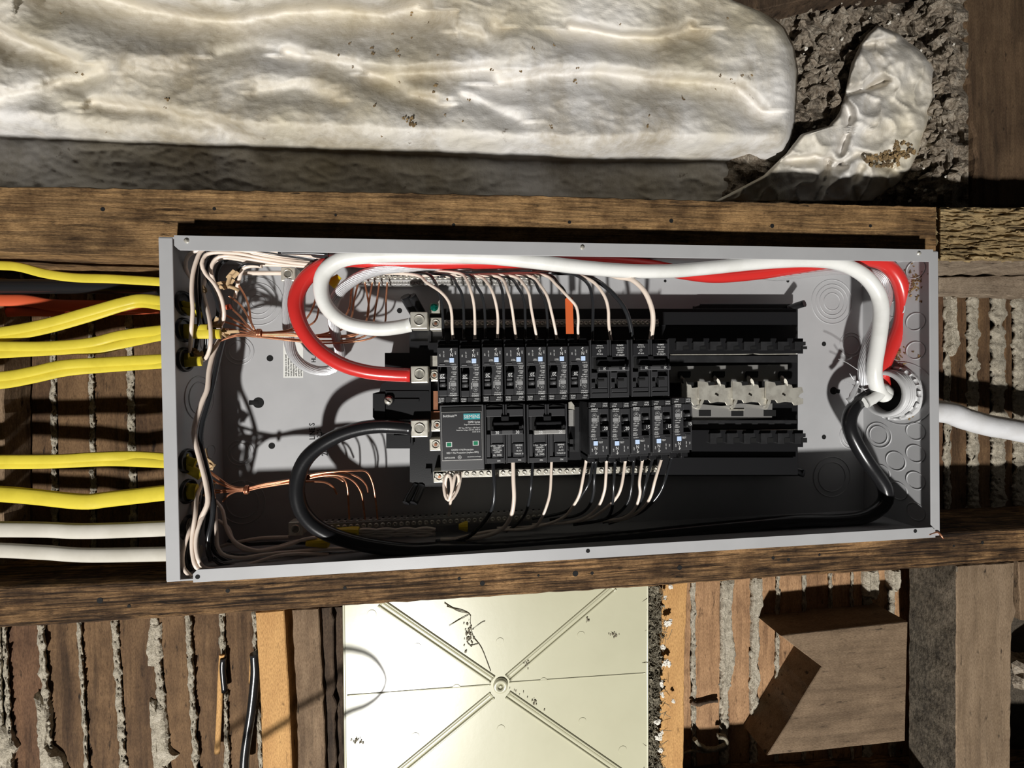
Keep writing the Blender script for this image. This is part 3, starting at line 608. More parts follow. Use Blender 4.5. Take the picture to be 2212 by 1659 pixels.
def foot(c_, pts, Y, r, flat=.6):
    obj('clip_foot', MB().tube(path(c_, pts, Y), r, 8, flat), 'blk', bus)
foot(1, [(2010, 590), (2060, 680), (2110, 760)], (.050, .078), .0065); foot(1, [(2060, 585), (2110, 670), (2150, 740)], (.050, .078), .0055)
foot(5, [(460, 960), (400, 1060), (355, 1140)], (.070, .050), .005); foot(5, [(510, 960), (470, 1060), (430, 1140)], (.070, .050), .005)
foot(4, [(1990, 345), (2060, 318), (2125, 298)], (.080, .062), .005, .9); foot(6, [(1980, 700), (2060, 708), (2120, 722)], (.080, .066), .0055, .9)
# rails with hooks
for (y0, y1, ys, lip) in ((733, 762, 1, 766), (931, 964, -1, 931)):
    r_ = pb_('breaker_rail', 'blk', rect(1445 if ys > 0 else 1492, 1733, y0, y1), .052, .028, bevel=.0012)
    for k in range(8):
        x = 1462+k*36.5
        if x < 1500 and ys < 0: continue
        pb_('rail_hook', 'brk', [(x, y0+6), (x+22, y0+6), (x+22, y0+12), (x+12, y0+14), (x+12, y1-6), (x, y1-6)], .0465, .006, parent=r_, bevel=.0006)
        pb_('rail_slot', 'hole', rect(x+14, x+26, y0+15, y1-8), .0515, .001, parent=r_)
    obj('rail_edge_strip', MB().tube(path(0, [(1448 if ys > 0 else 1495, lip), (1610, lip-1), (1625, lip-(4 if ys > 0 else -4)), (1640, lip-1), (1722, lip-2)], .053), .0009, 6), 'silver', bus, label='bright metal edge strip')
    pb_('rail_wall', 'brk', rect(1448 if ys > 0 else 1495, 1720, (y1+8) if ys > 0 else y0-22, (y1+20) if ys > 0 else y0-6), .060, .018, bevel=.0008)
# bus plates
up = pb_('bus_plate', 'silverd', [(1448, 792), (1701, 788), (1701, 822), (1600, 824), (1448, 826)], .066, .003, bevel=.0004, label='tinned upper bus plate')
for x in (1466, 1540, 1612, 1684): pb_('plate_slot', 'hole', rect(x, x+26, 802, 813), .0655, .001, parent=up); pb_('slot_tab', 'blk', rect(x+2, x+24, 805, 815), .062, .004, parent=up, bevel=.0005)
lw = pb_('bus_plate', 'silverd', [(1495, 872), (1560, 878), (1600, 872), (1640, 876), (1668, 872), (1667, 902), (1560, 907), (1497, 911)], .064, .003, bevel=.0004, label='tinned lower bus plate')
for x in (1510, 1580, 1650): pb_('plate_slot', 'hole', rect(x, x+26, 886, 899), .0635, .001, parent=lw)
pb_('slot_frame', 'silver', rect(1578, 1608, 884, 887), .062, .002, parent=lw)
pb_('centre_trough', 'hole', rect(1448, 1700, 822, 874), .074, .004); pb_('centre_wall', 'blk', rect(1500, 1733, 862, 870), .056, .02, bevel=.0008)
ST = [(0, -22), (18, -19), (20, -12), (40, -14), (43, -4), (36, 0), (32, 6), (43, 12), (42, 21), (26, 24), (22, 18), (0, 16)]
for k in range(7):
    x = 1474+k*36.3; dy = 0 if k % 2 else 3; Yk = .034 if k % 2 else .038
    pts = [(x+a_, 848+dy+b_ + (-2 if k % 2 else 0)) for a_, b_ in ST]
    s_ = pb_('bus_stab', 'silver', pts, Yk, .0022, bevel=.0005)
    A = P(x+6, 826 if k % 2 == 0 else 868, Yk); B = P(x+2, 816 if k % 2 == 0 else 878, .066)
    obj('stab_riser', MB().tube([A, A.lerp(B, .5)+Vector((0, .006, 0)), B], .0055, 8, .35), 'silver', s_)
# neutral bars with screws
def bar(name, c_, pts, Y, n, parent, m_='silverd', h=.010, scr='silver', skip=()):
    A, B = path(c_, pts, Y); d = (B-A); dn = d.normalized(); up_ = Vector((-dn.z, 0, dn.x))
    b_ = MB(); c8 = []
    for y_ in (Y, Y+.009):
        for s_ in ((A, -1), (B, -1), (B, 1), (A, 1)): q_ = s_[0]+up_*(h/2*s_[1]); c8.append((q_.x, y_, q_.z))
    b_.add(c8, [(0, 1, 2, 3), (7, 6, 5, 4), (0, 4, 5, 1), (1, 5, 6, 2), (2, 6, 7, 3), (3, 7, 4, 0)])
    o_ = obj(name, b_, m_, parent, .0005)
    for i in range(n):
        if i in skip: continue
        q_ = A+d*((i+.5)/n); q_.y = Y
        s2 = obj('bar_screw', MB().lathe(q_, (0, -1, 0), [(0, .0030), (.0012, .0029), (.0018, .0022), (.001, .0008)], 12), scr, o_)
        e = up_*(h/2+.0001); 
    hb = MB()
    for i in range(n):
        q_ = A+d*((i+.5)/n)+up_*(h/2-.0004); hb.box(q_.x-.0014, q_.x+.0014, Y+.003, Y+.006, q_.z-.0006, q_.z+.0008)
    obj('wire_holes', hb, 'hole', o_, stuff=True)
    return o_
bar('neutral_bar', 3, [(735, 552), (2870, 540)], .058, 44, bus)
bar('neutral_bar', 0, [(936, 1026), (1422, 1013)], .050, 32, bus, 'silver', .0085)
# lugs
def lug(x, y, Y, half, par=bus, m_='silver', name='lug', dep=.020):
    c_ = P(x, y, Y); b_ = MB().box(c_.x-half, c_.x+half, Y, Y+dep, c_.z-half, c_.z+half); o_ = obj(name, b_, m_, par, .0012)
    r = half*.66
    obj('set_screw', MB().lathe(c_, (0, -1, 0), [(0, r), (.0012, r*.98), (.0014, r*.82), (-.001, r*.80), (-.001, r*.42), (-.0035, r*.40), (-.0035, .0002)], 24), 'silver', o_); return o_
for (x, y) in ((905, 692), (906, 809), (906, 926)): lug(x, y, .036, .0102)
for (x, y) in ((941, 699), (938, 811), (944, 919), (941, 961), (949, 1030)):
    o_ = lug(x, y, .050, .0075, name='small_lug'); obj('copper_stub', MB().lathe(P(x, y, .049), (0, -1, 0), [(0, .0018), (.001, .0016)], 12), 'copper', o_)
mb = MB(); c = P(938, 664, .050); o_ = obj('bonding_clip', MB().prism([(c.x+a_*.001, c.z+b_*.001) for a_, b_ in [(-6, -6), (6, -6), (6, 8), (4, 5), (-4, 5), (-6, 2)]], .052, .06), 'silver', bus, .0005)
obj('bonding_screw', MB().lathe(c, (0, -1, 0), [(0, .0048), (.0025, .0044), (.0035, .002)], 20), 'greenmetal', o_, label='green bonding screw')
pb_('copper_tab', 'copper', rect(936, 946, 845, 885), .058, .003); pb_('copper_tab', 'silver', rect(931, 950, 770, 790), .055, .006, bevel=.0008); pb_('copper_tab', 'copper', rect(930, 952, 888, 908), .060, .003)
pb_('slot_cover', 'blk', rect(928, 958, 742, 768), .060, .02, bevel=.001); pb_('bracket_rib', 'blk', rect(886, 930, 738, 745), .066, .006, bevel=.0006); pb_('bracket_rib', 'blk', rect(925, 930, 690, 760), .062, .01, bevel=.0006)
pb_('bracket_tab', 'blk', rect(918, 930, 1013, 1030), .064, .008, bevel=.0006)
# empty slot plates beside the lower breakers
es = thing('filler_contact', P(1245, 900, .06), 'exposed bus contact in the empty lower slot between breakers', 'contact')
pb_('contact_plate', 'silverd', rect(1230, 1243, 886, 920), .040, .003, parent=es, bevel=.0004); pb_('slot_wall', 'brk', rect(1243, 1250, 880, 975), .030, .03, parent=es, bevel=.0006)
pb_('retaining_clip', 'silver', [(1230, 870), (1234, 868), (1240, 876), (1240, 884), (1230, 882)], .034, .003, parent=es, bevel=.0004); pb_('slot_base', 'blk', rect(1230, 1268, 870, 990), .055, .02, parent=es)
for (a_, b_) in ((950, 958), (966, 975)): pb_('slot_tooth', 'brk', rect(1232, 1246, a_, b_), .042, .012, parent=es, bevel=.0006)

# ------------------------------------------------------------------ ground bars on the back panel
def ground(label, c_, pts, Y, n, lugp, m_):
    t_ = thing('ground_bar', path(c_, [pts[0]], Y)[0], label, 'ground bar')
    bar('bar_body', c_, pts, Y, n, t_, m_, .0105, 'silver')
    bar('bar_foot', c_, [(pts[0][0], pts[0][1]-(26 if c_ == 5 else -38)*1.5), (pts[1][0], pts[1][1]-(26 if c_ == 5 else -38)*1.5)], Y+.004, n, t_, 'silverd', .006, 'silverd')
    lug(lugp[0], lugp[1], Y-.016, .0085, t_, 'silver', 'end_lug', .016)
ground('upper tinned ground bar lined with screws behind the white cable', 3, [(-180, 85), (1690, 85)], .078, 34, (622, 592), 'silverd')
ground('lower tinned ground bar lined with screws in the shadow at the bottom', 5, [(-480, 1385), (1715, 1270)], .078, 36, (638, 1143), 'silverd')

# ------------------------------------------------------------------ breakers (local frame: x right, y depth, z up; face at y = 0)
U = .0001163
def copy_thing(src, loc, rotz, label, group, swap=None):
    r = src.copy(); COL.objects.link(r); r.location = loc; r.rotation_euler = (0, rotz, 0); r['label'] = label; r['group'] = group
    for ch in list(src.children):
        c_ = ch.copy(); COL.objects.link(c_); c_.parent = r
        if swap and ch.name.startswith('rating_number'): c_.data = swap
        for g in list(ch.children):
            d_ = g.copy(); COL.objects.link(d_); d_.parent = c_
    return r
def lbox(name, m_, par, u0, u1, v0, v1, y0, y1, cu, cvv, bevel=.0005, u=U):
    return obj(name, MB().box((u0-cu)*u, (u1-cu)*u, y0, y1, (cvv-v1)*u, (cvv-v0)*u), m_, par, bevel, local=True)
def ltext(par, items, m_, cu, cvv, name='printed_text', u=U, y=-.0003):
    mb = MB()
    for (s_, sz, a_, b_, rot, al) in items: lettering(mb, s_, sz*u, (a_-cu)*u, y, (cvv-b_)*u, rot, al, .85)
    return obj(name, mb, m_, par, local=True)
def make_afci():
    t_ = thing('circuit_breaker', (0, 0, 0), 'x', 'circuit breaker'); cu, cvv = 105, 320
    q = lambda n, m_, *a, **k: lbox(n, m_, t_, *a, cu, cvv, **k)
    q('body', 'brk', 3, 207, 60, 640, .006, .052)
    q('face_plate', 'brk2', 3, 207, 96, 285, 0, .008); q('face_plate', 'brk2', 94, 207, 285, 575, 0, .008); q('face_plate', 'brk2', 3, 14, 285, 575, 0, .008); q('face_plate', 'brk2', 14, 94, 515, 575, 0, .008)
    q('end_strip', 'brk', 3, 70, 582, 640, .001, .01); q('end_strip', 'brk', 74, 207, 582, 640, .001, .01)
    q('terminal_shroud', 'blk', 3, 80, 10, 92, .010, .05); q('terminal_shroud', 'blk', 128, 207, 10, 92, .010, .05); q('terminal_block', 'blk', 80, 128, 30, 92, .016, .045)
    q('terminal_clip', 'blk', 30, 60, -8, 14, .014, .03, bevel=.0003); q('terminal_clip', 'blk', 150, 180, -8, 14, .014, .03, bevel=.0003)
    q('toggle_well', 'hole', 14, 94, 285, 515, .0055, .0062, bevel=0)
    hb = q('toggle', 'blk', 20, 88, 345, 402, -.006, .006, bevel=.001); q('toggle_stop', 'spd', 24, 80, 408, 432, -.001, .006, bevel=.0008)
    obj('toggle_barrel', MB().lathe(((24-cu)*U, .002, (cvv-462)*U), (1, 0, 0), [(0, .0028), (56*U, .0028)], 14), 'spd', t_, local=True)
    q('test_button', 'btn', 122, 168, 196, 244, -.0012, .004, bevel=.0005)
    q('reset_lens', 'brk', 20, 80, 250, 268, -.0006, .003)
    tx = ltext(t_, [('20', 50, 54, 374, 180, 'CENTER')], 'white_print', cu, cvv, 'rating_number', y=-.0064)
    ltext(t_, [('N', 48, 143, 166, 180, 'CENTER'), ('\u2191', 58, 143, 128, 0, 'CENTER'), ('TEST', 26, 92, 226, 180, 'CENTER'), ('CLASS A', 17, 160, 262, 180, 'CENTER'), ('FAULT', 21, 166, 288, 180, 'CENTER'), ('GND', 21, 168, 308, 180, 'CENTER'),
               ('FAULT', 21, 164, 338, 180, 'CENTER'), ('ARC', 21, 168, 358, 180, 'CENTER'), ('COMBO', 17, 160, 384, 180, 'CENTER'), ('120V~ 20A', 17, 156, 406, 180, 'CENTER'), ('CIRCUIT', 17, 150, 428, 180, 'CENTER'),
               ('ISSUE NO', 18, 118, 470, 90, 'CENTER'), ('TYPE QFGA', 16, 156, 548, 180, 'CENTER'), ('SIEMENS', 22, 152, 568, 180, 'CENTER'),
               ('AFCI', 18, 182, 150, 90, 'CENTER'), ('GFCI  OFF', 16, 68, 160, 90, 'CENTER'), ('20A', 18, 30, 170, 90, 'CENTER')], 'white_print', cu, cvv)
    ltext(t_, [('HACR', 22, 38, 600, 180, 'CENTER'), ('LISTED', 18, 36, 622, 180, 'CENTER'), ('QFGA', 20, 168, 600, 180, 'CENTER'), ('1 POLE', 18, 160, 622, 180, 'CENTER')], 'white_print', cu, cvv, y=.0007)
    mk = MB(); mk.ring(((155-cu)*U, -.0001, (cvv-505)*U), (0, 1, 0), 22*U, 2.4*U, 20, 4); mk.box((128-cu)*U, (184-cu)*U, -.0002, 0, (cvv-478)*U, (cvv-440)*U); obj('listing_mark', mk, mat('grey_print', (.28, .28, .28), .5) if 'gp' not in G else G['gp'], t_, local=True)
    ltext(t_, [('UL', 24, 155, 505, 180, 'CENTER')], 'white_print', cu, cvv)
    return t_
afci = make_afci(); n15 = ltext(afci, [('15', 50, 54, 374, 180, 'CENTER')], 'white_print', 105, 320, 'spare', y=-.0064); mesh15 = n15.data; bpy.data.objects.remove(n15)
YF = .013
ordn = ['first', 'second', 'third', 'fourth', 'fifth', 'sixth', 'seventh']
first = True
for i, lx in enumerate([945, 993, 1041.5, 1089.5, 1136.5, 1183, 1229]):
    c = P(lx+22.5, 800+(2 if i == 1 else 0)-(i*.8), YF)
    lab = '%s single pole 20 breaker from the left in the upper row' % ordn[i]
    if i == 0: lab = 'leftmost single pole 20 breaker in the upper row'
    if first: afci.location = c; afci['label'] = lab; afci['group'] = 'single pole breakers in the upper row'; first = False
    else: copy_thing(afci, c, 0, lab, 'single pole breakers in the upper row')
for i, (lx, yy) in enumerate([(1272, 936), (1318, 936), (1362, 933), (1408, 931), (1452, 926)]):
    Yf = YF-.002*i*.8
    lab = ['leftmost single pole breaker in the lower row, marked 20', 'single pole breaker marked 20 in the lower row, second from left', 'single pole breaker marked 15 in the lower row, beside the two marked 20', 'middle one of the three lower breakers marked 15', 'rightmost lower breaker marked 15 beside the bare bus bars'][i]
    copy_thing(afci, P(lx+22.5, yy, Yf), math.pi, lab, 'single pole breakers in the lower row', None if i < 2 else mesh15)

def make_double(flip, num, dark):
    t_ = thing('double_breaker', (0, 0, 0), 'x', 'circuit breaker'); cu, cvv = 210, 305
    q = lambda n, m_, *a, **k: lbox(n, m_, t_, *a, cu, cvv, **k)
    q('body', 'brk', 3, 417, 5, 600, .008, .052)
    for s_ in (0, 210):
        q('side_rail', 'brk2', 4+s_, 20+s_, 5, 600, .001, .01); q('side_rail', 'brk2', 190+s_, 206+s_, 5, 600, .001, .01)
    if not flip:
        for s_ in (0, 210):
            obj('vent_shade', MB().prism([((22+s_-cu)*U, (cvv-30)*U), ((70+s_-cu)*U, (cvv-14)*U), ((186+s_-cu)*U, (cvv-30)*U), ((186+s_-cu)*U, (cvv-50)*U), ((22+s_-cu)*U, (cvv-50)*U)], .006, .009), 'hole', t_, local=True)
            q('upper_plate', 'brk2', 22+s_, 188+s_, 54, 130, .003, .01)
            q('lower_plate', 'brk2', 64+s_, 188+s_, 305, 395, .0015, .01); q('label_plate', 'label_black', 74+s_, 184+s_, 400, 535, 0, .01)
            q('lower_plate', 'brk2', 22+s_, 60+s_, 305, 535, .003, .01); q('end_strip', 'brk2', 10+s_, 200+s_, 545, 598, .002, .012)
        q('toggle_well', 'hole', 60, 385, 138, 296, .0072, .0082, bevel=0)
        q('toggle_arm', 'blk', 92, 350, 180, 260, -.003, .008, bevel=.001); q('toggle_tie', 'blk', 170, 250, 120, 180, -.001, .008, bevel=.001)
        q('toggle_bar', 'spd' if num == '30' else 'silverd', 62, 380, 254, 300, -.009, -.001, bevel=.0008)
        for s_ in (0, 200): q('rating_pad', 'label_black' if dark else 'silverd', 76+s_, 172+s_, 258, 294, -.0096, -.0085, bevel=.0003)
        ltext(t_, [(num, 44, 124, 278, 0, 'CENTER'), (num, 44, 324, 278, 0, 'CENTER')], 'white_print', cu, cvv, 'rating_number', y=-.0099)
        ltext(t_, [('2 Pole    Type QP', 22, 130, 418, 0, 'CENTER'), ('120/240V~', 22, 128, 440, 0, 'CENTER'), ('HACR Type', 22, 128, 462, 0, 'CENTER'), ('LISTED', 22, 128, 484, 0, 'CENTER'), ('UL  SWD', 26, 128, 512, 0, 'CENTER'),
                   ('SIEMENS', 22, 345, 420, 0, 'CENTER'), ('40\u00b0C', 22, 345, 445, 0, 'CENTER'), ('AL-CU', 22, 345, 475, 0, 'CENTER'), ('TORQUE 25', 20, 345, 505, 0, 'CENTER'), ('ON', 24, 140, 570, 0, 'CENTER'), ('ON', 24, 350, 570, 0, 'CENTER')], 'white_print', cu, cvv, y=-.0004)
    else:
        for s_ in (0, 210):
            q('label_plate', 'label_black', 24+s_, 186+s_, 50, 180, 0, .01); q('lower_plate', 'brk2', 90+s_, 188+s_, 390, 500, .0015, .01); q('lower_plate', 'brk2', 22+s_, 86+s_, 340, 400, .0025, .01)
            q('small_slot', 'hole', 70+s_, 150+s_, 412, 432, .0005, .002, bevel=0); q('lower_plate', 'brk2', 22+s_, 186+s_, 505, 545, .0015, .01); q('end_strip', 'brk2', 10+s_, 204+s_, 552, 600, .002, .012)
            q('lower_plate', 'brk2', 22+s_, 60+s_, 440, 500, .0025, .01); q('terminal_shroud', 'blk', 20+s_, 80+s_, 4, 44, .008, .04); q('terminal_shroud', 'blk', 120+s_, 190+s_, 4, 44, .008, .04)
        q('toggle_well', 'hole', 60, 385, 190, 330, .0072, .0082, bevel=0); q('toggle_tie', 'blk', 180, 240, 178, 220, -.001, .008, bevel=.001); q('toggle_arm', 'blk', 80, 370, 205, 275, -.001, .008, bevel=.001)
        q('toggle_bar', 'spd', 66, 390, 285, 328, -.009, -.001, bevel=.001)
        for s_ in (0, 200): q('rating_pad', 'label_black', 80+s_, 170+s_, 288, 316, -.0096, -.0085, bevel=.0003)
        ltext(t_, [('20', 34, 125, 302, 180, 'CENTER'), ('20', 34, 325, 302, 180, 'CENTER')], 'white_print', cu, cvv, 'rating_number', y=-.0099)
        ltext(t_, [('SIEMENS', 22, 320, 62, 180, 'CENTER'), ('HACR TYPE', 20, 320, 88, 180, 'CENTER'), ('120/240V~', 20, 320, 112, 180, 'CENTER'), ('CIRCUIT', 20, 320, 136, 180, 'CENTER'), ('LISTED UL', 24, 320, 162, 180, 'CENTER'), ('TORQUE', 18, 105, 64, 180, 'CENTER'), ('AL-CU 60/75', 18, 105, 86, 180, 'CENTER'), ('TYPE QP', 20, 105, 150, 180, 'CENTER')], 'white_print', cu, cvv, y=-.0004)
        mk = MB(); mk.ring(((105-cu)*U, -.0001, (cvv-118)*U), (0, 1, 0), 12*U, 2.4*U, 18, 4); obj('listing_mark', mk, 'white_print', t_, local=True)
    return t_
d1 = make_double(True, '20', True); d1.location = P(1317.5, 797, YF); d1['label'] = 'double pole breaker beside the seventh single pole in the upper row'; d1['group'] = 'double pole breakers'
copy_thing(d1, P(1406, 795, YF), 0, 'rightmost double pole breaker in the upper row', 'double pole breakers')
d2 = make_double(False, '30', True); d2.location = P(1091.5, 938, YF); d2['label'] = 'double pole breaker marked 30 in the lower row'; d2['group'] = 'double pole breakers'
d3 = make_double(False, '20', False); d3.location = P(1183, 937, YF); d3['label'] = 'double pole breaker with silvery bar marked 20 in the lower row'; d3['group'] = 'double pole breakers'

# surge protector
sp = thing('surge_protector', P(998.5, 946, .009), 'charcoal surge protective module with teal maker label at lower left', 'surge protector'); cu, cvv = 220, 330
lbox('body', 'spd', sp, 4, 436, 4, 652, .001, .056, cu, cvv, .001); lbox('top_recess', 'hole', sp, 22, 414, 26, 74, 0, .002, cu, cvv, 0)
lbl = lbox('front_label', 'label_black', sp, 24, 412, 76, 546, -.0006, .002, cu, cvv, .0004)
obj('label_border', MB().box((22-cu)*U, (414-cu)*U, -.0003, .001, (cvv-552)*U, (cvv-72)*U), 'silverd', sp, local=True)
lbox('maker_panel', 'teal', sp, 236, 398, 92, 150, -.0008, 0, cu, cvv, 0)
ltext(sp, [('SIEMENS', 50, 317, 122, 0, 'CENTER')], 'white_print', cu, cvv, 'maker_lettering', y=-.0010)
ltext(sp, [('BoltShield\u2122', 32, 36, 112, 0, 'LEFT'), ('QSPD Series', 27, 398, 176, 0, 'RIGHT'), ('Surge Protective Device', 19, 398, 198, 0, 'RIGHT'), ('SPD Type: SPD Type 1; SPD Type 2', 17, 398, 232, 0, 'RIGHT'), ('Rated Line Voltage: 120 VAC, 50/60 Hz', 17, 398, 253, 0, 'RIGHT'), ('SCCR: 22 kA', 17, 398, 273, 0, 'RIGHT'),
           ('GREEN = Full Protection', 25, 220, 446, 0, 'CENTER'), ('RED = No Protection (replace SPD)', 25, 222, 474, 0, 'CENTER'), ('QSPD2A035B', 21, 44, 522, 0, 'LEFT'), ('usa.siemens.com/surge', 17, 400, 516, 0, 'RIGHT'), ('UL', 24, 192, 518, 0, 'CENTER')], 'white_print', cu, cvv, y=-.0008)
obj('listing_mark', MB().ring(((192-cu)*U, -.0007, (cvv-518)*U), (0, 1, 0), 17*U, 2*U, 20, 4), 'white_print', sp, local=True)
for a_ in (62, 322):
    f_ = lbox('status_window', 'white_print', sp, a_, a_+58, 366-(6 if a_ > 100 else 0), 414-(6 if a_ > 100 else 0), -.0010, 0, cu, cvv, 0); obj('window_lens', MB().box((a_+7-cu)*U, (a_+51-cu)*U, -.0012, 0, (cvv-(408-(6 if a_ > 100 else 0)))*U, (cvv-(372-(6 if a_ > 100 else 0)))*U), 'green', f_, local=True)

# orange tag
tg = MB(); A, B = path(0, [(1229, 722), (1230, 644)], (.030, .024)); tg.prism([(A.x-.0045, A.z), (A.x+.0050, A.z), (B.x+.0045, B.z+.001), (B.x-.0020, B.z+.002), (B.x-.0048, B.z-.001)], .026, .0268)
tag(obj('orange_tag', tg, 'otag'), 'orange plastic tag standing above the upper breakers', 'tag')

# ------------------------------------------------------------------ wires and cables
def wire(name, m_, c_, pts, Y, r, label, cat='wire', group=None, flat=1., seg=10, step=.004, extra=None):
    q = path(c_, pts, Y)
    if extra: q = extra+q
    return tag(obj(name, MB().tube(q, r, seg, flat, step), m_, origin=q[0]), label, cat, group)
R1 = .0085
q = path(1, [(2050, 818), (1960, 836), (1830, 850), (1700, 842), (1560, 812), (1450, 745), (1372, 650), (1340, 540), (1352, 430), (1420, 345), (1530, 292), (1700, 270), (1900, 262), (2100, 262)], (.044, .040, .034, .030, .026, .024, .024))
q += path(0, [(980, 553), (1060, 556), (1150, 565), (1250, 577), (1350, 585), (1440, 586), (1530, 579), (1640, 568), (1740, 563), (1810, 569), (1862, 592), (1892, 625), (1903, 660), (1902, 700), (1896, 745), (1889, 790), (1890, 820), (1897, 842), (1912, 858)], (.026, .026, .026, .028, .030, .030, .028, .030, .036, .042, .048))
wc = obj('service_conductor', MB().tube(q, R1, 20, step=.005), 'white_cable', origin=q[0]); tag(wc, 'thick white service conductor looping to the upper lug', 'cable')
q = path(1, [(2050, 1218), (1900, 1212), (1700, 1190), (1500, 1130), (1330, 1020), (1210, 880), (1150, 740), (1140, 620), (1180, 500), (1270, 400), (1400, 330), (1560, 300)], (.044, .040, .036, .033, .036, .040, .044))
q += path(0, [(820, 566), (920, 566), (1020, 566), (1120, 564), (1220, 560), (1320, 563), (1400, 574), (1480, 590), (1550, 597), (1640, 590), (1720, 578), (1810, 564), (1868, 561), (1912, 572), (1940, 602), (1951, 645), (1947, 695), (1930, 740), (1910, 785), (1905, 815), (1912, 845)], (.046, .046, .046, .048, .048, .044, .038, .040, .048, .055, .060))
tag(obj('service_conductor', MB().tube(q, R1, 20, step=.005), 'red', origin=q[0]), 'thick red service conductor curving to the middle lug', 'cable')
q = path(2, [(2060, 165), (1950, 155), (1800, 150), (1650, 170), (1500, 215), (1350, 295), (1230, 400), (1165, 530), (1148, 680), (1185, 820), (1280, 935), (1420, 1015), (1600, 1072), (1800, 1112), (2050, 1138)], (.044, .038, .032, .027, .026, .028, .032, .036))
q += path(0, [(960, 1186), (1060, 1186), (1180, 1178), (1320, 1165), (1460, 1150), (1600, 1136), (1720, 1126)], (.038, .044, .048, .048))
q += path(8, [(600, 1050), (800, 1030), (930, 975), (1005, 890), (1000, 790), (940, 690), (860, 580), (775, 440), (722, 320), (722, 220), (770, 130), (860, 60), (960, 20)], (.048, .046, .042, .042, .046, .050, .060))
tag(obj('service_conductor', MB().tube(q, R1, 20, step=.005), 'black_cable', origin=q[0]), 'thick black service conductor looping to the lower lug and along the bottom', 'cable')
# stranded bare conductor
def strands(name, pts, R_, r, n, twist, label):
    q_ = spline(pts, .005); fr = frames(q_); t_ = thing(name, pts[0], label, 'cable')
    core = obj('strand_core', MB().tube(q_, R_*.8, 8, step=.01), 'silverd', t_); s_ = 0; lens = [0]
    for a_, b_ in zip(q_, q_[1:]): s_ += (b_-a_).length; lens.append(s_)
    for k in range(n):
        pp = [p+(a_*math.cos(2*math.pi*k/n+twist*l)+b_*math.sin(2*math.pi*k/n+twist*l))*R_ for (p, t, a_, b_), l in zip(fr, lens)]
        mb = MB(); seg = 5; f2 = frames(pp); vs = []
        for (p, t, a_, b_) in f2:
            for j in range(seg): th = 2*math.pi*j/seg; vs.append(p+a_*(math.cos(th)*r)+b_*(math.sin(th)*r))
        mb.add(vs, [(i*seg+j, i*seg+(j+1) % seg, (i+1)*seg+(j+1) % seg, (i+1)*seg+j) for i in range(len(pp)-1) for j in range(seg)], True)
        obj('strand', mb, 'alu', t_)
    return t_
q = path(7, [(845, 1290), (828, 1200), (835, 1100), (875, 950), (930, 820), (985, 700), (1020, 600), (1010, 500), (960, 430), (860, 396), (740, 386), (600, 383), (450, 395), (300, 415), (150, 430)], (.052, .050, .052, .056, .056, .052, .050))
q += path(0, [(1600, 588), (1480, 584), (1360, 580), (1250, 576), (1150, 574), (1050, 575), (980, 576)], (.052, .056, .056, .054))
q += path(1, [(2212, 352), (2080, 358), (1950, 362), (1820, 378), (1680, 420), (1560, 490), (1475, 570), (1435, 660), (1430, 750), (1450, 860), (1475, 960), (1490, 1060), (1470, 1140), (1400, 1180), (1300, 1180), (1200, 1140), (1120, 1060), (1085, 940), (1075, 800), (1075, 650), (1085, 540), (1092, 455)], (.050, .046, .044, .046, .056, .066, .072, .074, .072, .068, .066))
strands('bare_neutral_conductor', q, .0052, .00105, 18, 26, 'bare stranded aluminium conductor looping behind the white cable to the upper end lug')
for i, (a_, b_) in enumerate([([(630, 1090), (700, 1120), (790, 1180)], .05), ([(720, 1205), (750, 1250), (790, 1290)], .05), ([(680, 1262), (760, 1300), (850, 1350)], .05)]):
    wire('loose_strand', 'alu', 7, a_, b_, .0005, ['uppermost stray metal strand beside the round fitting', 'short stray metal strand between the other two by the round fitting', 'lowest stray metal strand beside the round fitting'][i], 'strand', 'stray strands', seg=5)

# connector on the right wall
cc = onwall(XR, 1948, 850); cz = cc.z; cyy = .052
fit = thing('cable_fitting', (XR, cyy, cz), 'round grey threaded cable fitting on the right wall of the box', 'fitting')
c = Vector((XR, cyy, cz)); R0 = .036
obj('locknut', MB().lathe(c, (-1, 0, 0), [(0, .0375), (.004, .0375), (.005, .036), (.005, .033)], 40, False), 'pvc', fit)
for k in range(14):
    th = 2*math.pi*k/14; d = Vector((0, math.cos(th), math.sin(th))); t_ = Vector((0, -d.z, d.y)); p = c+Vector((-.006, 0, 0))+d*.0352
    obj('castellation', MB().tube([p-t_*.004, p+t_*.004], .0021, 6), 'pvc', fit)
sl = MB(); sl.lathe(c, (-1, 0, 0), [(0, .033), (.020, .032), (.021, .031), (.021, .026), (.004, .0255)], 40); obj('sleeve', sl, 'pvc', fit)
obj('throat', MB().lathe(c+Vector((-.005, 0, 0)), (-1, 0, 0), [(0, .0256), (.0015, .0256)], 32), 'hole', fit)
for k in range(3): obj('thread', MB().ring(c+Vector((-.009-.003*k, 0, 0)), (1, 0, 0), .0328, .0008, 40, 5), 'pvc', fit)
mb = MB().tube([Vector((XR-.004, .055, cz+.004)), Vector((XR-.016, .046, cz+.002))]+path(7, [(1010, 1330), (960, 1370), (900, 1410), (845, 1440)], (.042, .040)), .0072, 12, .55, lump=.25); tag(obj('jacket_flap', mb, 'white_cable'), 'torn white jacket flap hanging out of the round fitting', 'jacket')
tp = MB().tube(path(7, [(790, 1270), (765, 1330), (735, 1400), (700, 1430)], .046), .004, 8, .3, lump=.9); tag(obj('foil_scrap', tp, 'alu'), 'crumpled foil scrap hanging beside the bare strands', 'foil')
q = [Vector((L+.001, .060, cz+.001))]+path(0, [(2034, 889), (2080, 903), (2128, 917), (2212, 933), (2330, 960), (2450, 985)], (.062, .060, .056, .05))
q[0] = Vector((L+.0005, .062, q[1].z+.004))
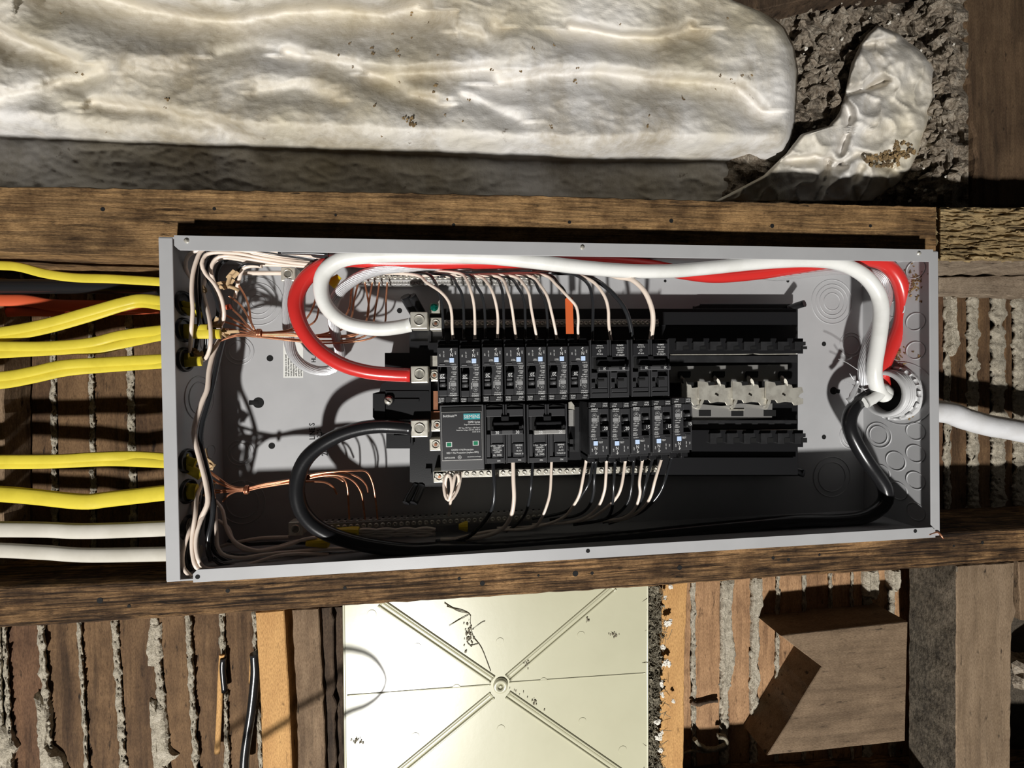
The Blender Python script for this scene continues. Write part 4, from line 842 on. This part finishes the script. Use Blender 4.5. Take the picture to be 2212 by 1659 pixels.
tag(obj('service_cable', MB().tube(q, .0158, 20, .9, step=.006, lump=.05), 'service', origin=q[0]), 'thick pale grey jacketed service cable leaving the box on the right', 'cable')
mb = MB(); c0 = onwall(XR-.0004, 1960, 600)
for k in range(160):
    if k < 70: p = onwall(XR, 1975+random.gauss(0, 12), 610+random.gauss(0, 14))
    elif k < 110: p = onwall(XR, 1945+random.gauss(0, 16), 770+random.gauss(0, 14))
    else: p = onwall(XR, 1975+random.gauss(0, 10), 860+random.gauss(0, 16))
    mb.blob(p, random.uniform(.0004, .0020), .8, 0, (.5, 1, 1))
tag(obj('dirt_crumbs', mb, 'dirt'), 'brown dirt crumbs stuck on the right inner wall of the box', 'dirt', None, 'stuff')
# small copper end at lower right corner
wire('copper_end', 'copper', 8, [(1350, 1160), (1400, 1142), (1430, 1145), (1465, 1190)], -.001, .0012, 'short bare copper wire end at the lower right corner of the box', 'wire')

# cables from the left
FL = .36
def lcab(m_, pts, Y, r, label, inner, flat=FL, group=None, cat='cable', seg=14, Yi=.032):
    q = path('L', [(-1300, pts[0][1]+(pts[0][1]-pts[1][1])*1.6), (-300, pts[0][1]+(pts[0][1]-pts[1][1])*1.0)]+pts, Y)
    e = q[-1]; q = q[:-1]
    if inner:
        a_ = path(1, [inner[0]], Yi)[0] if inner[0][1] < 1500 and not (len(inner) > 2) else path(2, [inner[0]], Yi)[0]
        cc_ = 1 if len(inner) == 2 else 2
        ii = path(cc_, inner[:2], (Yi, Yi)); zz = ii[0].z
        q += [Vector((-.012, Yi, zz*.7+e.z*.3)), Vector((.003, Yi, zz))] + ii
    else: q += [e]
    return tag(obj('electrical_cable', MB().tube(q, r, seg, flat, .005), m_, origin=q[0]), label, cat, group)
RY = .0056
wire('electrical_cable', 'yellow', 'L', [(-1300, 175), (-300, 188), (0, 194), (90, 202), (200, 230), (330, 248), (500, 254), (690, 265), (730, 268)], (.050, .045, .045), .0052, 'uppermost yellow cable sagging toward the box on the left', 'cable', flat=FL, seg=14)
wire('electrical_cable', 'black_cable', 'L', [(-1300, 290), (-300, 289), (0, 288), (250, 288), (500, 290), (720, 296)], .085, .0088, 'thick black cable under the uppermost yellow cable on the left', 'cable', seg=16)
wire('electrical_cable', 'orange', 'L', [(-1300, 320), (-300, 346), (0, 350), (120, 352), (250, 372), (450, 376), (720, 384)], .085, .0072, 'upper flat orange cable on the left behind the yellow ones', 'cable', flat=.45, seg=14)
wire('electrical_cable', 'orange', 'L', [(-1300, 412), (-300, 406), (0, 404), (100, 400), (250, 402), (450, 398), (720, 390)], .090, .0058, 'lower flat orange cable on the left behind the yellow ones', 'cable', flat=.45, seg=14)
lcab('yellow', [(0, 492), (200, 455), (400, 400), (550, 358), (640, 343), (712, 346)], (.05, .045, .045), RY, 'upper cable of the first rising yellow pair on the left', [(215, 655), (390, 680)])
lcab('yellow', [(0, 516), (200, 480), (400, 425), (550, 378), (640, 362), (712, 366)], (.055, .05, .05), RY, 'lower cable of the first rising yellow pair on the left', [(215, 700), (385, 735)])
lcab('yellow', [(0, 556), (200, 556), (400, 540), (550, 505), (714, 487)], (.05, .045, .045), RY, 'upper cable of the second yellow pair on the left', [(215, 850), (440, 850)])
lcab('yellow', [(0, 588), (300, 572), (450, 568), (580, 538), (716, 512)], (.055, .05, .05), RY, 'lower cable of the second yellow pair on the left', [(215, 888), (540, 890)])
lcab('yellow', [(0, 692), (130, 672), (280, 640), (450, 628), (716, 613)], (.045, .042, .042), RY, 'upper cable of the third yellow pair on the left', [(205, 1085), (290, 1080)])
lcab('yellow', [(0, 726), (150, 700), (300, 668), (500, 650), (718, 638)], (.050, .047, .047), RY, 'lower cable of the third yellow pair on the left', [(220, 1118), (390, 1105)])
lcab('yellow', [(0, 1064), (250, 1062), (420, 1052), (600, 1047), (727, 1046)], (.05, .045, .045), RY, 'upper cable of the fourth yellow pair on the left', [(220, 408), (340, 450), 0])
lcab('yellow', [(0, 1084), (230, 1082), (500, 1072), (728, 1066)], (.055, .05, .05), RY, 'lower cable of the fourth yellow pair on the left', [(225, 450), (385, 545), 0])
lcab('yellow', [(0, 1218), (150, 1230), (370, 1252), (500, 1240), (728, 1205)], (.045, .042, .042), .0090, 'lowest yellow cable on the left, bowed downward', [(230, 665), (350, 672), 0], .4)
lcab('jacket_white', [(0, 1376), (200, 1378), (400, 1384), (735, 1376)], (.045, .042, .042), .0088, 'upper white cable at the lower left of the box', [(220, 945), (300, 950), 0], .5)
lcab('jacket_white', [(0, 1470), (200, 1480), (400, 1492), (738, 1490)], (.045, .042, .042), .0082, 'lowest white cable at the lower left of the box', [(200, 1150), (380, 1155), 0], .5)

RW = .0020
UWL = ['leftmost long white wire climbing from the third cable pair to the top lip', 'white wire looping close to the left wall at the upper left corner', 'white wire climbing beside the black ones from the third cable pair',
       'white wire in a wide S from the second cable pair up to the top bundle', 'white wire running just inside the wide S shaped one at upper left', 'white wire in the top bundle under the uppermost one',
       'uppermost white wire slanting out from under the top lip', 'white wire deepest in the upper left bend, under the others']
UBL = ['black wire right beside the leftmost long white wire at upper left', 'black wire bowing right below the white S bend at upper left', 'black wire between the long white wire and the white S bend', 'black wire curling inside the white S bend at upper left',
       'black wire closest to the left wall at the upper left corner', 'short black wire dropping beside the thick white ground wire', 'black wire deep in the upper left bend over the knockout', 'glossy straight black wire just under the top lip at left']
LWL = ['white wire beginning at the lowest yellow cable and sweeping to the bottom left corner', 'leftmost white wire hanging to the bottom left corner of the box', 'white wire swinging left under the long pale drop to the bottom corner',
       'white wire curving right from the lower tie toward the yellow connector', 'white wire dipping just below the one reaching the yellow connector', 'white wire turning right low and passing under the thick black cable',
       'lowest white wire lying on the bottom wall of the box at left', 'white wire running straight to the lower end lug']
LBL = ['black wire hanging beside the leftmost white wire in the bottom left corner', 'black wire between two white wires in the bottom left corner', 'black wire bending right under the low white wire at lower left',
       'lowest black wire along the bottom wall of the box', 'short black wire in the shade beside the lower end lug', 'black wire bending right deepest behind the white ones at lower left']
UCL = ['upper copper wire starting highest and ending behind the red cable', 'upper copper wire bending up just right of the red cable', 'upper copper wire rising to the leftmost visible ground bar hole', 'upper copper wire rising to the second visible ground bar hole',
       'upper copper wire rising to the third visible ground bar hole', 'upper copper wire rising to the fourth visible ground bar hole', 'lowish upper copper wire rising to the fifth visible bar hole', 'lowest upper copper wire rising farthest right to the bar']
LCL = ['lower copper wire reaching farthest right before bending down', 'lower copper wire ending in a short hook right of the black cable', 'lower copper wire dropping first inside the black cable loop', 'short lower copper wire fading out inside the black loop',
       'lowest of the lower copper wires, drooping inside the black loop', 'lower copper wire bending down second from the right']
TWL = ['upper front strand of the twisted white wires by the connector', 'upper back strand of the twisted white wires by the connector', 'lower front strand of the twisted white wires by the connector', 'lower back strand of the twisted white wires by the connector']
def ww(c_, pts, Y, lab, g, m_='cream_wire', r=RW, nm=None, **k):
    return wire(nm or ('white_wire' if m_ == 'cream_wire' else 'black_wire'), m_, c_, pts, Y, r, lab, 'wire', g, **k)
UPW = 'white wires bunched along the upper left of the box'; lw_ = 'white wire bunched along the upper left corner and top of the box'
for pts, Y in [([(265, 1078), (295, 1010), (308, 850), (318, 700), (310, 560), (318, 420), (350, 300), (395, 222), (500, 196), (700, 210), (1000, 250), (1400, 300)], (.050, .018, .016, .022, .03, .045)),
               ([(318, 620), (300, 470), (262, 360), (275, 280), (330, 235), (450, 215), (700, 225), (1000, 265), (1350, 300)], (.06, .035, .03, .035, .05)),
               ([(365, 1100), (420, 1085), (455, 1000), (462, 880), (445, 740), (415, 620), (400, 540), (420, 440)], (.05, .028, .026, .04, .06)),
               ([(510, 850), (555, 800), (568, 720), (545, 600), (490, 490), (420, 410), (390, 330), (420, 262), (520, 240), (700, 252), (900, 290), (1200, 330), (1420, 340)], (.05, .04, .03, .025, .03, .045, .05)),
               ([(540, 850), (548, 740), (530, 600), (490, 480), (462, 380), (500, 295), (580, 268), (750, 290), (1000, 330), (1200, 350), (1420, 352)], (.055, .045, .035, .035, .05, .055)),
               ([(560, 235), (720, 240), (900, 268), (1100, 305), (1300, 322)], (.035, .045, .05)), ([(880, 215), (1050, 240), (1300, 275), (1460, 295)], (.020, .03, .05)),
               ([(480, 560), (455, 440), (480, 330), (560, 285), (700, 300), (850, 335), (1100, 345)], (.07, .05, .055, .06))]: ww(1, pts, Y, UWL.pop(0), UPW)
UPB = 'black wires bunched along the upper left of the box'; lbk = 'black wire bunched along the upper left corner and top of the box'
for pts, Y in [([(335, 1060), (350, 950), (370, 800), (352, 620), (345, 450), (370, 290), (430, 215), (600, 205), (800, 218), (1100, 262), (1400, 300)], (.05, .026, .024, .03, .045)),
               ([(400, 1080), (440, 980), (435, 820), (400, 680), (375, 520), (380, 380), (420, 280), (520, 215), (760, 222), (1100, 270), (1400, 310)], (.05, .030, .028, .034, .045)),
               ([(415, 1040), (425, 900), (400, 730), (370, 560), (365, 400), (395, 250), (480, 200), (700, 200), (1000, 235), (1400, 280)], (.05, .034, .03, .034, .035)),
               ([(505, 870), (480, 790), (520, 740), (515, 640), (480, 540), (440, 450), (440, 350), (500, 250), (700, 232), (1100, 285), (1400, 320)], (.05, .04, .04, .045, .05)),
               ([(280, 560), (262, 430), (258, 300), (300, 220), (450, 190), (800, 205), (1200, 262)], (.07, .05, .04, .04)),
               ([(860, 350), (740, 340), (680, 380), (655, 450), (650, 520)], (.05, .05, .06)), ([(600, 290), (540, 340), (510, 430), (520, 560)], (.06, .065, .07)),
               ([(1000, 240), (1200, 245), (1400, 255)], (.015, .02))]: ww(1, pts, Y, UBL.pop(0), UPB, 'grey_wire', .0021)
ww(1, [(870, 352), (780, 350), (715, 375), (690, 450), (665, 540), (655, 600)], (.05, .05, .06), 'short white wire curling down beside the thick white ground wire at upper left', None)
ww(1, [(700, 404), (850, 405), (1040, 405)], .066, 'thick straight white wire entering the upper end lug', None, r=.0027)
# long drop on the left
wire('white_wire', 'cream_wire', 0, [(478, 726), (462, 760), (452, 800), (448, 840), (436, 870), (422, 915), (420, 945), (430, 985), (438, 1015), (446, 1050), (449, 1085), (434, 1120), (424, 1150), (424, 1190), (432, 1225), (440, 1232)], (.055, .040, .030, .022, .018, .016, .03), .0026, 'long white wire dropping down the left side of the box', 'wire')
wire('black_wire', 'grey_wire', 0, [(484, 726), (474, 765), (462, 820), (450, 870), (436, 920), (434, 960), (446, 1010), (456, 1050), (461, 1090), (457, 1130), (450, 1160), (450, 1190), (456, 1210)], (.058, .045, .034, .026, .022, .022, .03), .0026, 'long black wire dropping beside the white one on the left side', 'wire')
LOW = 'white wires bunched along the lower left of the box'; llw = 'white wire bunched along the lower left corner and bottom of the box'
for pts, Y in [([(395, 600), (355, 700), (340, 850), (315, 1020), (315, 1150), (345, 1270), (420, 1300), (600, 1290)], (.045, .014, .010, .008, .03)),
               ([(320, 740), (330, 900), (290, 990), (250, 1110), (235, 1200), (250, 1290), (310, 1350)], (.04, .014, .009, .007, .006)),
               ([(430, 640), (450, 760), (385, 900), (350, 1010), (345, 1120), (370, 1230), (420, 1282), (520, 1290)], (.04, .016, .010, .008, .03)),
               ([(500, 745), (555, 820), (580, 940), (620, 1030), (700, 1100), (850, 1140), (1050, 1105), (1200, 1052), (1310, 1035)], (.06, .05, .045, .05, .05)),
               ([(520, 900), (600, 960), (650, 1080), (760, 1140), (950, 1120), (1150, 1065), (1290, 1050)], (.07, .06, .06, .055)),
               ([(495, 780), (508, 1000), (520, 1120), (580, 1180), (720, 1196), (900, 1170), (1200, 1142), (1480, 1125), (1700, 1130)], (.05, .035, .04, .045, .05)),
               ([(560, 1300), (700, 1270), (850, 1225), (1000, 1180), (1200, 1165), (1400, 1175)], (.03, .035, .045)),
               ([(500, 1125), (620, 1085), (850, 1042), (1085, 1030)], (.07, .07, .066))]: ww(2, pts, Y, LWL.pop(0), LOW)
LOB = 'black wires bunched along the lower left of the box'; llb = 'black wire bunched along the lower left corner and bottom of the box'
for pts, Y in [([(390, 620), (370, 750), (330, 950), (280, 1100), (265, 1200), (290, 1300), (400, 1330), (700, 1300)], (.055, .03, .02, .02, .03)),
               ([(410, 650), (400, 800), (380, 950), (330, 1100), (325, 1200), (380, 1290), (600, 1280)], (.06, .03, .025, .04)),
               ([(480, 760), (490, 900), (470, 1050), (500, 1160), (640, 1230), (900, 1215), (1200, 1180), (1600, 1160)], (.06, .045, .045, .05)),
               ([(480, 1200), (560, 1250), (800, 1262), (1200, 1225), (1700, 1200), (2200, 1180)], (.03, .035, .04)), ([(600, 1060), (750, 1090), (1000, 1080), (1300, 1080)], (.07, .07)),
               ([(420, 700), (440, 850), (430, 1000), (480, 1120), (650, 1180), (1000, 1200), (1500, 1190), (2200, 1150)], (.06, .05, .055, .06))]: ww(2, pts, Y, LBL.pop(0), LOB, 'grey_wire', .0021)

# bare copper
def cop(pts, Y, lab, g, c_=1): return wire('copper_wire', 'copper', c_, pts, Y, .00115, lab, 'wire', g, seg=8)
uc = 'one of the bare copper ground wires tied together at the upper left'; UC = 'upper bare copper ground wires'
LS = [[(665, 470), (740, 600), (770, 700), (785, 800)], [(610, 590), (690, 650), (740, 720), (800, 830)], [(620, 680), (700, 755), (760, 825)], [(580, 740), (690, 800), (780, 850)], [(560, 790), (660, 820), (760, 862)], [(560, 850), (640, 858), (740, 875)], [(450, 1000), (560, 935), (690, 892)], [(430, 1010), (540, 945), (680, 905)]]
RS = [[(1040, 868), (1150, 830), (1230, 760), (1275, 680), (1300, 600)], [(1040, 872), (1180, 850), (1290, 790), (1320, 700), (1330, 600)], [(1080, 890), (1300, 900), (1450, 850), (1560, 700), (1580, 560), (1600, 480)], [(1080, 885), (1300, 905), (1480, 870), (1580, 760), (1600, 640), (1636, 480)],
      [(1080, 900), (1350, 905), (1560, 900), (1660, 860), (1720, 700), (1690, 480)], [(1080, 905), (1350, 915), (1600, 905), (1690, 820), (1720, 650), (1748, 480)], [(1080, 930), (1350, 945), (1620, 930), (1740, 850), (1780, 650), (1805, 480)], [(1080, 940), (1350, 965), (1650, 945), (1790, 895), (1850, 800), (1858, 620), (1868, 480)]]
for i, (a_, b_) in enumerate(zip(LS, RS)):
    mid = (840+random.uniform(-3, 3), 872+i*6)
    cop(a_+[mid]+b_, (.055, .050, .050, .055, .062, .066, .07), UCL[i], UC)
tr = MB(); c = P(558, 718, .050)
for k in range(3): tr.ring(c+Vector((k*.0014, 0, -.001)), (1, .1*k, 0), .0045, .0009, 20, 6)
tag(obj('copper_tie', tr, 'copper'), 'copper wire twist tied around the upper ground wires', 'tie'); 
lc = 'one of the bare copper ground wires tied together at the lower left'; LC = 'lower bare copper ground wires'
LS = [[(440, 500), (520, 560), (620, 625)], [(455, 520), (540, 580), (640, 635)], [(470, 580), (560, 620), (650, 645)], [(480, 660), (580, 660), (660, 655)], [(490, 680), (600, 672), (680, 662)], [(560, 750), (600, 700), (670, 668)]]
RS = [[(900, 605), (1090, 575), (1300, 528), (1450, 512), (1600, 505), (1700, 512), (1750, 600), (1775, 740), (1790, 890)], [(900, 612), (1090, 580), (1350, 525), (1520, 520), (1640, 560), (1700, 620), (1715, 680)], [(900, 618), (1090, 590), (1300, 540), (1420, 530), (1510, 560), (1550, 640), (1565, 890)],
      [(900, 625), (1100, 598), (1300, 560), (1440, 550), (1520, 590)], [(900, 632), (1120, 600), (1280, 590), (1380, 600), (1440, 640), (1465, 690)], [(900, 628), (1090, 600), (1350, 545), (1500, 545), (1600, 590), (1660, 680), (1680, 800), (1690, 890)]]
for i, (a_, b_) in enumerate(zip(LS, RS)): cop(a_+[(742, 640+i*5)]+b_, (.045, .036, .036, .040, .055, .07), LCL[i], LC, 2)
tr = MB(); c = P(531, 1056, .036)
for k in range(3): tr.ring(c+Vector((k*.0012, 0, -.001)), (1, .1*k, 0), .0045, .0008, 20, 6)
tag(obj('copper_tie', tr, 'copper'), 'copper wire twist tied around the lower ground wires', 'tie')
# torn paper / jacket ends
pp = MB()
for (x, y) in [(640, 440), (560, 520), (410, 570), (530, 830), (560, 860), (600, 880), (310, 1040), (370, 1040), (290, 1075), (375, 1085)]:
    for k in range(3):
        c = path(1, [(x+random.gauss(0, 12), y+random.gauss(0, 12))], .045)[0]; pp.tube([c, c+Vector((random.gauss(0, .004), -.002, random.gauss(0, .005))), c+Vector((random.gauss(0, .007), -.003, random.gauss(0, .007)))], .0022, 6, .15, lump=.5)
for (x, y) in [(440, 450), (460, 490), (350, 490), (480, 620), (340, 690)]:
    for k in range(3):
        c = path(2, [(x+random.gauss(0, 12), y+random.gauss(0, 12))], .042)[0]; pp.tube([c, c+Vector((random.gauss(0, .004), -.002, random.gauss(0, .005))), c+Vector((random.gauss(0, .007), -.003, random.gauss(0, .007)))], .0022, 6, .15, lump=.5)
tag(obj('paper_shreds', pp, mat('kraft_paper', (.48, .33, .18), .8)), 'brown paper shreds at the stripped cable ends on the left', 'paper', None, 'stuff')
wire('wire_sleeve', 'orange', 1, [(565, 680), (590, 676), (618, 672)], .05, .003, 'short salmon orange jacket end near the upper copper wires', 'sleeve')

# wires into the upper breakers
PRE = lambda x, y: [(x-560, y-10), (x-260, y-22)]
names = ['first', 'second', 'third', 'fourth', 'fifth', 'sixth', 'seventh']
WT = [[(470, 70), (560, 140), (700, 232), (780, 330), (810, 450), (815, 600), (825, 705)], [(890, 50), (960, 120), (1000, 220), (1030, 350), (1040, 500), (1042, 705)], [(1080, 80), (1160, 140), (1212, 225), (1250, 350), (1270, 500), (1265, 705)],
      [(1290, 90), (1370, 235), (1402, 350), (1425, 500), (1452, 705)], [(1430, 80), (1520, 150), (1578, 250), (1602, 400), (1640, 600), (1660, 705)], [(1600, 80), (1700, 180), (1762, 280), (1802, 430), (1840, 600), (1857, 705)], [(1740, 70), (1850, 160), (1975, 290), (2050, 380), (2070, 500), (2066, 600), (2072, 705)]]
for i, p in enumerate(WT): ww(3, PRE(*p[0])+p, (.06, .05, .034, .022, .022, .028, .034), 'white wire entering the %s upper single pole breaker from the left' % names[i], 'white wires into the upper breakers', r=.0018)
BT = [[(560, 50), (640, 130), (682, 230), (712, 350), (722, 500), (728, 705)], [(790, 70), (860, 160), (915, 270), (930, 450), (932, 705)], [(990, 70), (1060, 180), (1118, 285), (1140, 450), (1145, 705)], [(1230, 90), (1300, 180), (1322, 300), (1328, 500), (1330, 705)],
      [(1380, 90), (1470, 190), (1530, 310), (1542, 500), (1545, 705)], [(1590, 90), (1680, 220), (1740, 335), (1762, 500), (1768, 705)], [(1790, 70), (1870, 150), (1930, 220), (1960, 330), (1975, 500), (1978, 705)]]
for i, p in enumerate(BT): ww(3, PRE(*p[0])+p, (.065, .055, .042, .034, .034, .038, .044), 'black wire entering the %s upper single pole breaker from the left' % names[i], 'black wires into the upper breakers', 'grey_wire', r=.0018)
ww(4, [(-200, 30), (60, 30), (220, 62), (340, 130), (420, 240), (450, 350), (455, 480), (478, 650)], (.06, .05, .03, .022, .026, .034), 'thin white wire entering the upper double breaker beside the orange tag', None)
ww(4, [(200, 30), (400, 40), (540, 75), (650, 95), (755, 190), (815, 320), (832, 440), (815, 600)], (.055, .045, .028, .018, .02, .03), 'thick white wire curving into the rightmost upper double breaker', None, r=.0031)
ww(4, [(-200, 40), (20, 35), (160, 50), (268, 120), (310, 220), (320, 350), (312, 620)], (.06, .05, .034, .03, .036), 'black wire entering the left pole of the upper double breaker', None, 'grey_wire')
ww(4, [(-100, 40), (120, 40), (260, 62), (400, 135), (520, 245), (600, 360), (640, 490), (655, 610)], (.06, .045, .026, .022, .03), 'thick black wire entering the rightmost upper double breaker', None, 'grey_wire', r=.0028)
# lower breakers
LWR = 'wires leaving the lower breakers'
def lowr(c_, pts, m_, lab, r=.0018, Y=(.034, .030, .034, .050, .062, .066)): ww(c_, pts, Y, lab, LWR, m_, r=r)
lowr(5, [(1218, 690), (1228, 850), (1236, 1000), (1220, 1160), (1150, 1300), (1010, 1450), (870, 1510), (650, 1520)], 'grey_wire', 'black wire hanging from the double breaker marked 30', .0024)
lowr(5, [(1420, 690), (1424, 900), (1430, 1100), (1402, 1260), (1330, 1380), (1200, 1450), (1000, 1490), (700, 1500)], 'cream_wire', 'white wire hanging from the double breaker marked 30', .0026)
lowr(5, [(1622, 690), (1604, 900), (1592, 1050), (1552, 1220), (1480, 1330), (1350, 1420)], 'grey_wire', 'black wire hanging from the silvery barred double breaker')
lowr(5, [(1805, 690), (1792, 1000), (1760, 1150), (1705, 1285), (1640, 1370), (1500, 1400), (1200, 1415), (800, 1500)], 'cream_wire', 'white wire hanging from the silvery barred double breaker')
SETS = [([(262, 610), (235, 760), (205, 900), (150, 1000), (60, 1100), (-150, 1170), (-500, 1190)], 'cream_wire', 'white wire leaving the empty slot beside the silvery barred breaker'),
        ([(320, 615), (288, 790), (225, 905), (150, 1000), (50, 1060), (-200, 1110)], 'grey_wire', 'black wire leaving the empty slot area, bent to the left'),
        ([(345, 615), (332, 750), (322, 900), (280, 1010), (180, 1080), (-50, 1120)], 'grey_wire', 'black wire hanging from the leftmost lower single breaker'),
        ([(435, 610), (430, 750), (415, 880), (360, 1010), (250, 1100), (100, 1140), (-200, 1160)], 'cream_wire', 'white wire hanging from the leftmost lower single breaker'),
        ([(508, 615), (497, 800), (490, 950), (470, 1060), (400, 1120), (200, 1150)], 'grey_wire', 'black wire hanging from the second lower single breaker'),
        ([(596, 610), (562, 830), (510, 940), (400, 1040), (280, 1110), (50, 1150)], 'cream_wire', 'white wire hanging from the second lower single breaker'),
        ([(668, 605), (652, 800), (620, 960), (520, 1070), (350, 1130), (150, 1160)], 'grey_wire', 'black wire hanging from the first lower breaker marked 15'),
        ([(742, 600), (716, 790), (720, 900), (672, 1030), (580, 1100), (450, 1122), (200, 1150)], 'cream_wire', 'white wire hanging from the first lower breaker marked 15'),
        ([(828, 595), (772, 790), (740, 920), (690, 1020), (590, 1090), (400, 1140)], 'grey_wire', 'black wire hanging from the middle lower breaker marked 15'),
        ([(908, 585), (852, 770), (810, 920), (740, 1020), (620, 1100), (450, 1140)], 'cream_wire', 'white wire hanging from the middle lower breaker marked 15'),
        ([(992, 580), (936, 770), (880, 900), (760, 1030), (640, 1090), (450, 1150)], 'grey_wire', 'black wire hanging from the rightmost lower breaker')]
for p, m_, lab in SETS: lowr(6, p, m_, lab, .0019, (.034, .032, .044, .060, .068))
# clear terminal clips under the lower breakers
# surge protector pigtail
ww(5, [(790, 830), (745, 870), (732, 960), (745, 1060), (775, 1108), (805, 1050), (808, 930), (790, 860), (765, 860), (748, 930), (755, 1040), (785, 1100)], (.036, .026, .022, .026, .036), 'curled pale wire loop under the surge protector, left coil', None, 'cream_wire', .0019)
ww(5, [(900, 830), (893, 920), (868, 1010), (820, 1090), (785, 1105), (815, 1000), (835, 900), (848, 850), (875, 860), (880, 930), (840, 1040), (802, 1110), (792, 1180), (785, 1260)], (.036, .026, .022, .026, .040, .065), 'curled pale wire loop under the surge protector, right coil', None, 'cream_wire', .0019)
# twisted splices and wire nuts in the shadow
def nut(c_, pts, Y, lab): 
    A, B = path(c_, pts, Y); d = (B-A); t_ = obj('wire_connector', MB().lathe(A, d, [(0, .0062), (.002, .0066), (d.length*.3, .0062), (d.length*.8, .0042), (d.length, .0035)], 12, False), 'nut'); tag(t_, lab, 'connector'); return t_
nut(2, [(1640, 995), (1440, 985)], .040, 'yellow wire connector left of the lower ground bar screws'); nut(2, [(1400, 1075), (1225, 1082)], .050, 'yellow wire connector near the black cable at lower left')
nut(5, [(970, 1368), (880, 1372)], .055, 'small yellow wire connector half hidden under the lower ground bar'); nut(1, [(1415, 500), (1485, 430)], .055, 'yellow wire connector inside the white cable loop')
for k, (dy, ph) in enumerate([(0, 0), (0, 3.1), (30, 1), (38, 4)]):
    pts = [(1620+i*70, 985+dy+12*math.sin(ph+i*1.4)+(-i*1.5)) for i in range(10)]
    ww(2, pts, (.042, .050, .055), TWL[k], 'twisted wires beside the lower wire connector')
G['done'] = G['steel']
